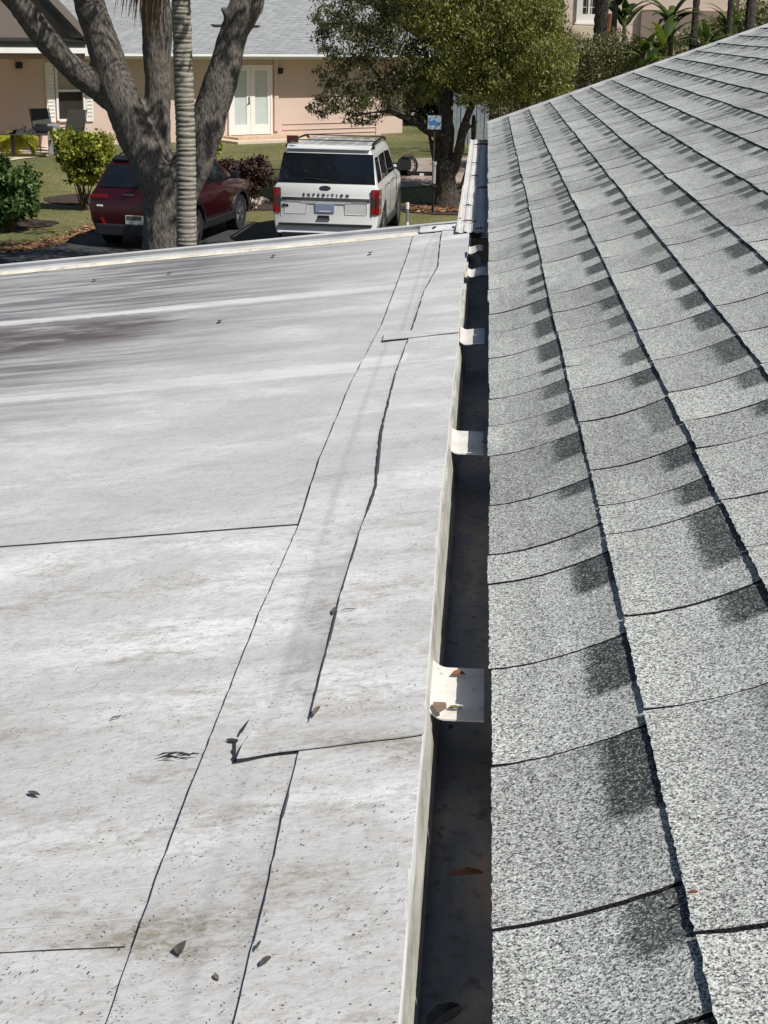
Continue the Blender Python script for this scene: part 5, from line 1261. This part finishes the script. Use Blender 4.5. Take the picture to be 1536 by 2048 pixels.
# tailgate furniture
b = MB(); b.box((0, yr(.98) - .005, .965), (1.70, .03, .062), bev=.008); b.build('chrome_bar', 'chrome', suv)
b = MB(); b.box((0, yr(.90) - .006, .905), (.95, .02, .045)); b.build('plate_recess', 'metal_edge', suv)
b = MB(); b.box((-.02, yr(.80) - .012, .80), (.37, .02, .17), bev=.006); pl_ = b.build('licence_plate', 'plate_blue', suv)
b = MB(); b.box((-.02, yr(.80) - .024, .74), (.22, .006, .02)); b.build('plate_frame_tab', 'white_trim', pl_)
b = MB(); b.box((-.04, yr(.62) - .006, .635), (.22, .02, .06), bev=.008); b.build('tow_handle', 'dark_plastic', suv)
b = MB(); b.box((-.04, yr(.60) - .012, .60), (.25, .03, .02)); b.build('handle_lip', 'chrome', suv)
for s_ in (-1, 1):
    b = MB(); b.box((s_ * .58, yr(.8) - .001, .80), (.42, .012, .22), bev=.02); b.build('tailgate_panel', 'white_paint', suv)
b = MB(); b.box((-.78, yr(.83) - .012, .84), (.12, .008, .05)); b.build('trim_badge', 'chrome', suv)
for s_ in (-1, 1):
    b = MB(); b.box((s_ * .875, yr(.85) - .002, .85), (.008, .02, .62)); b.build('tailgate_gap', 'dark_plastic', suv)
b = MB(); b.box((0, .015, .495), (1.80, .09, .035)); b.build('bumper_step', 'dark_plastic', suv)
b = MB(); b.box((0, .04, .27), (1.70, .14, .14), bev=.02); b.build('lower_bumper', 'dark_plastic', suv)
b = MB(); vs = [(math.cos(6.283 * k / 28) * .112, 0, math.sin(6.283 * k / 28) * .046) for k in range(28)]
b.panel([Vector(v_) + Vector((-.02, yr(1.215) - .010, 1.175)) for v_ in vs], (0, -1, .05), .010); em = b.build('emblem', 'chrome', suv)
b = MB(); b.panel([Vector((v_[0] * .88, 0, v_[2] * .82)) + Vector((-.02, yr(1.215) - .021, 1.175)) for v_ in vs], (0, -1, .05), .004); b.build('emblem_field', 'badge_blue', em)
text_mesh('Ford', .075, .002, 'emblem_script', 'chrome', em, (-.02, yr(1.215) - .028, 1.175), (math.radians(90), 0, 0))
text_mesh('EXPEDITION', .070, .004, 'model_lettering', 'lamp_smoke', suv, (.0, yr(1.05) - .010, 1.045), (math.radians(90), 0, 0), 2.55)
for s_ in (-1, 1):
    b = MB(); pts = [(s_ * .84, .62, 1.90), (s_ * .82, .74, 1.965), (s_ * .81, 1.3, 1.978), (s_ * .80, 2.6, 1.975), (s_ * .79, 3.0, 1.955), (s_ * .80, 3.15, 1.90)]
    b.tube(pts, [.034, .026, .02, .02, .024, .03], 8); b.build('roof_rail', 'black', suv, True)
for y in (1.25, 2.7):
    b = MB(); b.box((0, y, 1.985), (1.60, .045, .018), bev=.005); b.build('crossbar', 'black', suv)
b = MB()
for x in (-.6, -.36, -.12, .12, .36, .6): b.box((x, 1.75, 1.938), (.09, 2.1, .012), bev=.004)
b.build('roof_ribs', 'white_paint', suv)
for s_ in (-1, 1):
    for y in (1.55, 2.6): b = MB(); b.box((s_ * 1.045, y, 1.16), (.03, .19, .035), bev=.01); b.build('door_handle', 'chrome', suv)
    b = MB(); b.tube([(s_ * .98, 3.40, 1.30), (s_ * 1.13, 3.42, 1.33)], .022, 6); b.box((s_ * 1.22, 3.43, 1.40), (.24, .10, .25), bev=.03); mr = b.build('mirror', 'dark_plastic', suv)
    b = MB(); b.box((s_ * 1.25, 3.40, 1.56), (.14, .10, .05), bev=.012); b.build('mirror_cap', 'chrome', mr)
    for y in (1.13, 2.2, 3.45): b = MB(); b.box((s_ * 1.033, y, .88), (.008, .010, .62)); b.build('door_gap', 'dark_plastic', suv)
    b = MB(); b.box((s_ * 1.02, 2.7, .40), (.05, 2.2, .09)); b.build('running_board', 'dark_plastic', suv)

# ---- dark red SUV
rD = 29.0; rp = at_y(270, 480, rD); red = thing('red_suv', (rp[0], rD, 0), math.radians(-9.5), label='dark red compact sport utility car parked behind the oak trunk', cat='car')
def yr2(z):
    pts = [(.25, .10), (.45, .0), (.75, .02), (.95, .04), (1.12, .10), (1.58, .50), (1.66, .62), (1.8, .7)]
    for (a, b_), (c, d) in zip(pts, pts[1:]):
        if z <= c: return b_ + (d - b_) * max(0, (z - a)) / (c - a)
    return .7
def sec2(y, roof=1.655, shear=0, inset=0, hood=False, wf=1.0):
    if not hood: P = [(0, .28), (.72, .28), (.84, .34), (.90, .52), (.935, .76), (.93, .93), (.90, 1.03), (.85, 1.10), (.72, 1.50), (.66, roof - .05), (.5, roof - .012), (.25, roof), (0, roof + .006)]
    else: P = [(0, .28), (.72, .28), (.84, .34), (.90, .52), (.93, .76), (.91, .90), (.87, .97), (.83, roof - .05), (.80, roof - .03), (.72, roof - .01), (.5, roof), (.25, roof + .012), (0, roof + .016)]
    return [(x * wf * (1 - inset), y + shear * yr2(z), z) for x, z in P]
secs = [sec2(0, shear=1, inset=.07), sec2(.03, shear=1, inset=.02), sec2(.12, shear=1), sec2(.35, shear=.85), sec2(.8, shear=.35), sec2(1.5), sec2(2.2, roof=1.66), sec2(2.65, roof=1.61), sec2(3.45, roof=1.12, hood=True), sec2(4.0, roof=1.05, hood=True, wf=.98), sec2(4.4, roof=.94, hood=True, wf=.93), sec2(4.6, roof=.82, hood=True, wf=.80)]
body = loft('body', secs, 'red_paint', red); cut(body, [(.88, .42, .37), (3.60, .42, .37)])
for x in (-1, 1):
    for y in (.88, 3.60): wheel(red, x * .80, y, .365, .24, x)
def sx2(z): return .85 + (.72 - .85) * (z - 1.10) / .40
for s_ in (-1, 1):
    for poly in ([(.55, 1.14), (1.35, 1.11), (1.35, 1.49), (.80, 1.47)], [(1.42, 1.11), (2.1, 1.10), (2.08, 1.50), (1.42, 1.50)], [(2.16, 1.10), (3.05, 1.09), (2.62, 1.46), (2.15, 1.50)]):
        b = MB(); b.panel([Vector((s_ * (sx2(z) + .001), y, z)) for y, z in poly], (s_, 0, .33), .006); b.build('side_window', 'car_glass', red)
    b = MB(); b.box((s_ * .905, 2.25, .36), (.06, 2.0, .16), bev=.02); b.build('sill_cladding', 'dark_plastic', red)
    for yy in (.88, 3.60):   # wheel arch flares
        b = MB(); vs, n_ = [], 20
        for i in range(n_ + 1):
            a = math.pi * i / n_
            for rr, xo in ((.43, .90), (.43, .955), (.49, .95), (.50, .90)): vs.append((s_ * xo, yy + math.cos(a) * rr, .37 + math.sin(a) * rr))
        b.add(vs, [(4 * i + j, 4 * i + (j + 1) % 4, 4 * i + 4 + (j + 1) % 4, 4 * i + 4 + j) for i in range(n_) for j in range(4)]); b.build('wheel_arch', 'dark_plastic', red)
    b = MB(); b.tube([(s_ * .86, 2.9, 1.13), (s_ * .98, 2.9, 1.16)], .02, 6); b.box((s_ * 1.02, 2.92, 1.20), (.18, .10, .15), bev=.03); b.build('mirror', 'dark_plastic', red)
    for y in (1.7, 2.55): b = MB(); b.box((s_ * .937, y, .90), (.025, .16, .03), bev=.008); b.build('door_handle', 'red_paint', red)
    b = MB(); b.tube([(s_ * .62, .8, 1.64), (s_ * .61, .9, 1.70), (s_ * .60, 2.2, 1.70), (s_ * .60, 2.35, 1.64)], .018, 6); b.build('roof_rail', 'black', red, True)
    b = MB(); b.box((s_ * .72, yr2(.98) - .012, .97), (.34, .04, .075), bev=.012); tl = b.build('tail_lamp', 'lamp_red', red)
    b = MB(); b.box((s_ * .70, yr2(.80) - .010, .80), (.12, .03, .035), bev=.008); b.build('reversing_lamp', 'white_trim', red)
    b = MB(); b.box((s_ * .64, .0, .52), (.05, .03, .13), ry=s_ * .5); b.build('reflector', 'lamp_red', red)
P = [Vector((x, yr2(z), z)) for x, z in ((-.74, 1.14), (.74, 1.14), (.63, 1.53), (-.63, 1.53))]; n_ = Vector((0, -.76, .66)); b = MB(); b.panel([p - n_ * .01 for p in P], n_, .022); b.build('rear_window', 'car_glass', red)
b = MB(); b.panel([(-.62, .50, 1.60), (.62, .50, 1.60), (.62, .70, 1.665), (-.62, .70, 1.665)], (0, -.2, 1), .03); b.build('roof_spoiler', 'black', red)
b = MB(); b.box((0, .04, .36), (1.56, .16, .22), bev=.03); b.build('lower_bumper', 'dark_plastic', red)
b = MB(); b.box((0, -.006, .56), (.36, .02, .17), bev=.006); pr_ = b.build('licence_plate', 'plate_green', red)
b = MB(); b.box((0, -.018, .60), (.30, .006, .07)); b.build('plate_panel', 'stem', pr_)
b = MB(); b.box((-.12, yr2(1.02) - .012, 1.02), (.20, .015, .022)); b.build('badge', 'chrome', red)

# ================================================================== YARD THINGS
M['sling'] = plain('sling', (.045, .045, .038), .85); M['grey_box'] = plain('grey_box', (.30, .30, .31), .7)
M['maroon'] = plain('maroon', (.12, .018, .022), .5); M['sign_blue'] = plain('sign_blue', (.06, .18, .45), .5); M['sign_pale'] = plain('sign_pale', (.36, .46, .56), .5)
def patio_chair(px, py, D, rz, label):
    p = on_z(px, py, HZ); k = D; p = at_y(px, py, D); g = thing('patio_chair', (p[0], D, HZ + .03), rz, label=label, cat='chair', group='sling chairs on the patio')
    b = MB(); b.panel([(-.27, .22, .42), (.27, .22, .42), (.25, .52, 1.12), (-.25, .52, 1.12)], (0, -1, .4), .02); b.build('backrest', 'sling', g)
    b = MB(); b.panel([(-.27, -.26, .44), (.27, -.26, .44), (.27, .24, .40), (-.27, .24, .40)], (0, 0, 1), .02); b.build('seat', 'sling', g)
    for x in (-.28, .28):
        b = MB(); b.tube([(x, -.28, 0), (x, -.26, .44), (x, -.25, .64), (x, .34, .66)], .014, 6); b.build('leg', 'black', g); b = MB(); b.tube([(x, .36, 0), (x, .20, .42), (x, .52, 1.14)], .014, 6); b.build('leg', 'black', g)
    return g
patio_chair(91, 240, 43.5, math.radians(35), 'dark sling patio chair standing farther left, behind the metal table')
patio_chair(140, 250, 43.3, math.radians(-12), 'dark sling patio chair directly in front of the shuttered window')
def table(px, D, w_, d_, label, name='patio_table'):
    p = at_y(px, 270, D); g = thing(name, (p[0], D, HZ + .03), math.radians(20), label=label, cat='table')
    b = MB(); b.box((0, 0, .58), (w_, d_, .03), bev=.008); b.build('table_top', 'sling', g)
    for x in (-1, 1):
        for y in (-1, 1): b = MB(); b.tube([(x * (w_ / 2 - .06), y * (d_ / 2 - .06), 0), (x * (w_ / 2 - .06), y * (d_ / 2 - .06), .565)], .018, 6); b.build('leg', 'black', g)
    return g
tb = table(66, 41.8, 1.25, .7, 'low dark patio table carrying shiny metal pieces'); table(-4, 41.5, .9, .7, 'low dark patio table cut off by the left picture edge')
def on_table(dx, dy, fn, label, name, cat, mat):
    b = MB(); fn(b); o = b.build(name, mat, None, True); o.location = tb.location + Matrix.Rotation(math.radians(20), 3, 'Z') @ Vector((dx, dy, .596)); return tag(o, label, cat)
on_table(-.42, 0, lambda b: (b.cyl((0, 0, .05), .10, .10, r2=.13), b.cyl((0, 0, .11), .14, .02)), 'shiny metal bowl at the left end of the low patio table', 'metal_bowl', 'bowl', 'chrome')
on_table(-.22, .08, lambda b: (b.cyl((0, 0, .08), .06, .16), b.cyl((0, 0, .18), .07, .03)), 'upright shiny metal canister on the low patio table', 'metal_canister', 'canister', 'chrome')
on_table(-.05, -.08, lambda b: (b.tube([(-.1, 0, .03), (0, 0, .09), (.12, 0, .03)], .035, 8),), 'bent shiny metal piece in the middle of the low patio table', 'metal_fitting', 'metal piece', 'chrome')
on_table(.28, .05, lambda b: (b.box((0, 0, .09), (.5, .3, .18), bev=.05), b.box((-.05, 0, .2), (.3, .22, .08), bev=.03)), 'dark folded cushion on the right end of the low patio table', 'folded_cushion', 'cushion', 'dark_plastic')
p = at_y(107, 262, 42.6); g = thing('storage_box', (p[0], 42.6, HZ + .03), .2, label='pale grey two tier box between the chair and the yellow bush', cat='box')
b = MB(); b.box((0, 0, .26), (.30, .34, .52), bev=.02); b.build('body', 'grey_box', g); b = MB(); b.box((0, 0, .66), (.33, .37, .26), bev=.02); b.build('lid', 'grey_box', g)
# blue and white sign by the tree
p = at_y(869, 245, 36.4); g = thing('yard_sign', (p[0], 36.4, gz(p[0], 36.4)), label='small pale sign with a blue band fixed at the weeping tree', cat='sign')
zc = p[2] - g.location.z; b = MB(); b.box((0, 0, zc), (.31, .02, .31), bev=.004); bd = b.build('board', 'sign_pale', g)
b = MB(); b.panel([(-.13, -.012, zc + .03), (.02, -.012, zc + .055), (.05, -.012, zc + .02), (.14, -.012, zc + .01), (.14, -.012, zc - .05), (-.13, -.012, zc - .05)], (0, -1, 0), .004); b.build('blue_band', 'sign_blue', bd)
b = MB(); b.tube([(0, .03, 0), (0, .03, zc)], .018, 8); b.build('post', 'dark_bark', g)
# maroon sign behind the white car
p = at_y(585, 284, 41.0); g = thing('maroon_sign', (p[0], 41.0, gz(p[0], 41.0)), label='small maroon sign with pale lower half behind the white car', cat='sign')
zc = p[2] - g.location.z; b = MB(); b.box((0, 0, zc + .085), (.30, .03, .17), bev=.006); b.build('upper_board', 'maroon', g); b = MB(); b.box((0, 0, zc - .08), (.29, .028, .15), bev=.006); b.build('lower_board', 'grey_box', g)
b = MB(); b.tube([(0, 0, 0), (0, 0, zc - .1)], .02, 8); b.build('post', 'dark_bark', g)
# trailer with jack behind the white car
tD = 36.2; p = at_y(815, 330, tD); tz = gz(p[0], tD)
g = thing('small_trailer', (p[0], tD, tz), label='small black trailer with wire wheel and grey tongue jack by the tree', cat='trailer')
wc = Vector((0, 0, at_y(815, 331, tD)[2] - tz)); b = MB(); r_ = .22; n_ = 28
for rr, t_ in ((r_, .028), (r_ * .8, .014)):
    b.tube([wc + Vector((math.cos(6.283 * k / n_) * rr, 0, math.sin(6.283 * k / n_) * rr)) for k in range(n_ + 1)], t_, 6)
wh = b.build('wheel', 'rubber', g, True); b = MB()
for k in range(12): a = 6.283 * k / 12; b.tube([wc, wc + Vector((math.cos(a) * r_, 0, math.sin(a) * r_))], .006, 4)
b.cyl(wc, .05, .12, 'Y', 12); b.build('spokes', 'dark_plastic', wh)
bz = at_y(840, 347, tD)[2] - tz; x1_ = at_y(868, 347, tD)[0] - p[0]; b = MB(); b.box(((x1_ - .5) / 2, 0, bz), (x1_ + .5, .10, .09)); b.build('tongue', 'black', g)
b = MB(); b.box((-.6, .6, bz), (1.2, 1.3, .12)); b.box((-.6, .6, bz + .10), (1.25, 1.35, .05)); b.build('bed', 'dark_plastic', g)
b = MB(); b.cyl((-.3, .0, bz + .13), .05, .12, 'Z', 12); b.box((x1_ - .28, -.08, bz - .02), (.10, .04, .06)); b.build('marker_lamp', 'white_trim', g)
jt = at_y(869, 329, tD)[2] - tz; jb = at_y(866, 366, tD)[2] - tz; M['jack_grey'] = plain('jack_grey', (.42, .44, .46), .4, .3)
b = MB(); b.cyl((x1_, -.06, (jt + jb) / 2), .045, jt - jb, 'Z', 14); b.cyl((x1_, -.06, jt + .03), .06, .08, 'Z', 14); b.build('jack', 'jack_grey', g)
b = MB(); b.tube([(x1_ - .02, -.06, jb), (x1_ - .12, -.1, jb - .05), (x1_ - .28, -.12, jb - .02)], .02, 6); b.cyl((x1_, -.06, jb - .06), .10, .03, 'Z', 14); b.cyl((x1_, -.06, jb / 2 - .04), .025, max(.05, jb - .1), 'Z', 8); b.build('jack_foot', 'black', g)
for x in (-.95, -.25): b = MB(); b.cyl((x, .6, max(.12, bz - .2) / 2 + .05), .05, max(.2, bz), 'Z', 8); b.build('leg', 'black', g)
# white topped stake beside the white car
p = on_z(814, 462, 0); M['stake_grey'] = plain('stake_grey', (.20, .23, .23), .6); g = thing('marker_stake', (p[0], p[1], 0), label='thin grey marker stake with white top right of the white car', cat='stake')
zt_ = 4.2 + (on_z(814, 405, 0)[2] * 0) ; zt_ = at_y(814, 405, p[1])[2]; zm = at_y(814, 418, p[1])[2]; z0_ = at_y(814, 447, p[1])[2]
b = MB(); b.cyl((0, 0, zm / 2), .028, zm, 'Z', 12); b.build('shaft', 'stake_grey', g); b = MB(); b.cyl((0, 0, (zt_ + zm) / 2), .034, zt_ - zm, 'Z', 12); b.build('cap', 'alu_white', g)
b = MB(); b.cyl((0, 0, z0_), .034, .07, 'Z', 12); b.build('band', 'alu_white', g)
# stones edging the bed between the cars
M['rock'] = plain('rock', (.34, .29, .25), .9, var=.35, scale=8, bump=.8)
r_ = random.Random(12)
for i, (px, py, s_) in enumerate(((498, 407, .16), (512, 409, .12), (524, 406, .15), (507, 416, .10))):
    p = on_z(px, py, .03); bm = bmesh.new(); bmesh.ops.create_icosphere(bm, subdivisions=3, radius=s_)
    for v_ in bm.verts: v_.co *= 1 + .35 * noise.noise(v_.co * 7 + Vector((i * 5, 0, 0))); v_.co.z *= .65
    me = bpy.data.meshes.new('rock'); bm.to_mesh(me); bm.free(); o = bpy.data.objects.new('rock', me); COL.objects.link(o); me.materials.append(M['rock']); o.location = (p[0], p[1], gz(p[0], p[1]) + s_ * .35); me.polygons.foreach_set('use_smooth', [True] * len(me.polygons))
    tag(o, ['largest pale rock at the foot of the maroon bush', 'smallish pale rock between two bigger ones under the maroon bush', 'pale rock nearest the white car under the maroon bush', 'low rock in front of the others under the maroon bush'][i], 'rock', 'rocks edging the maroon bush bed')
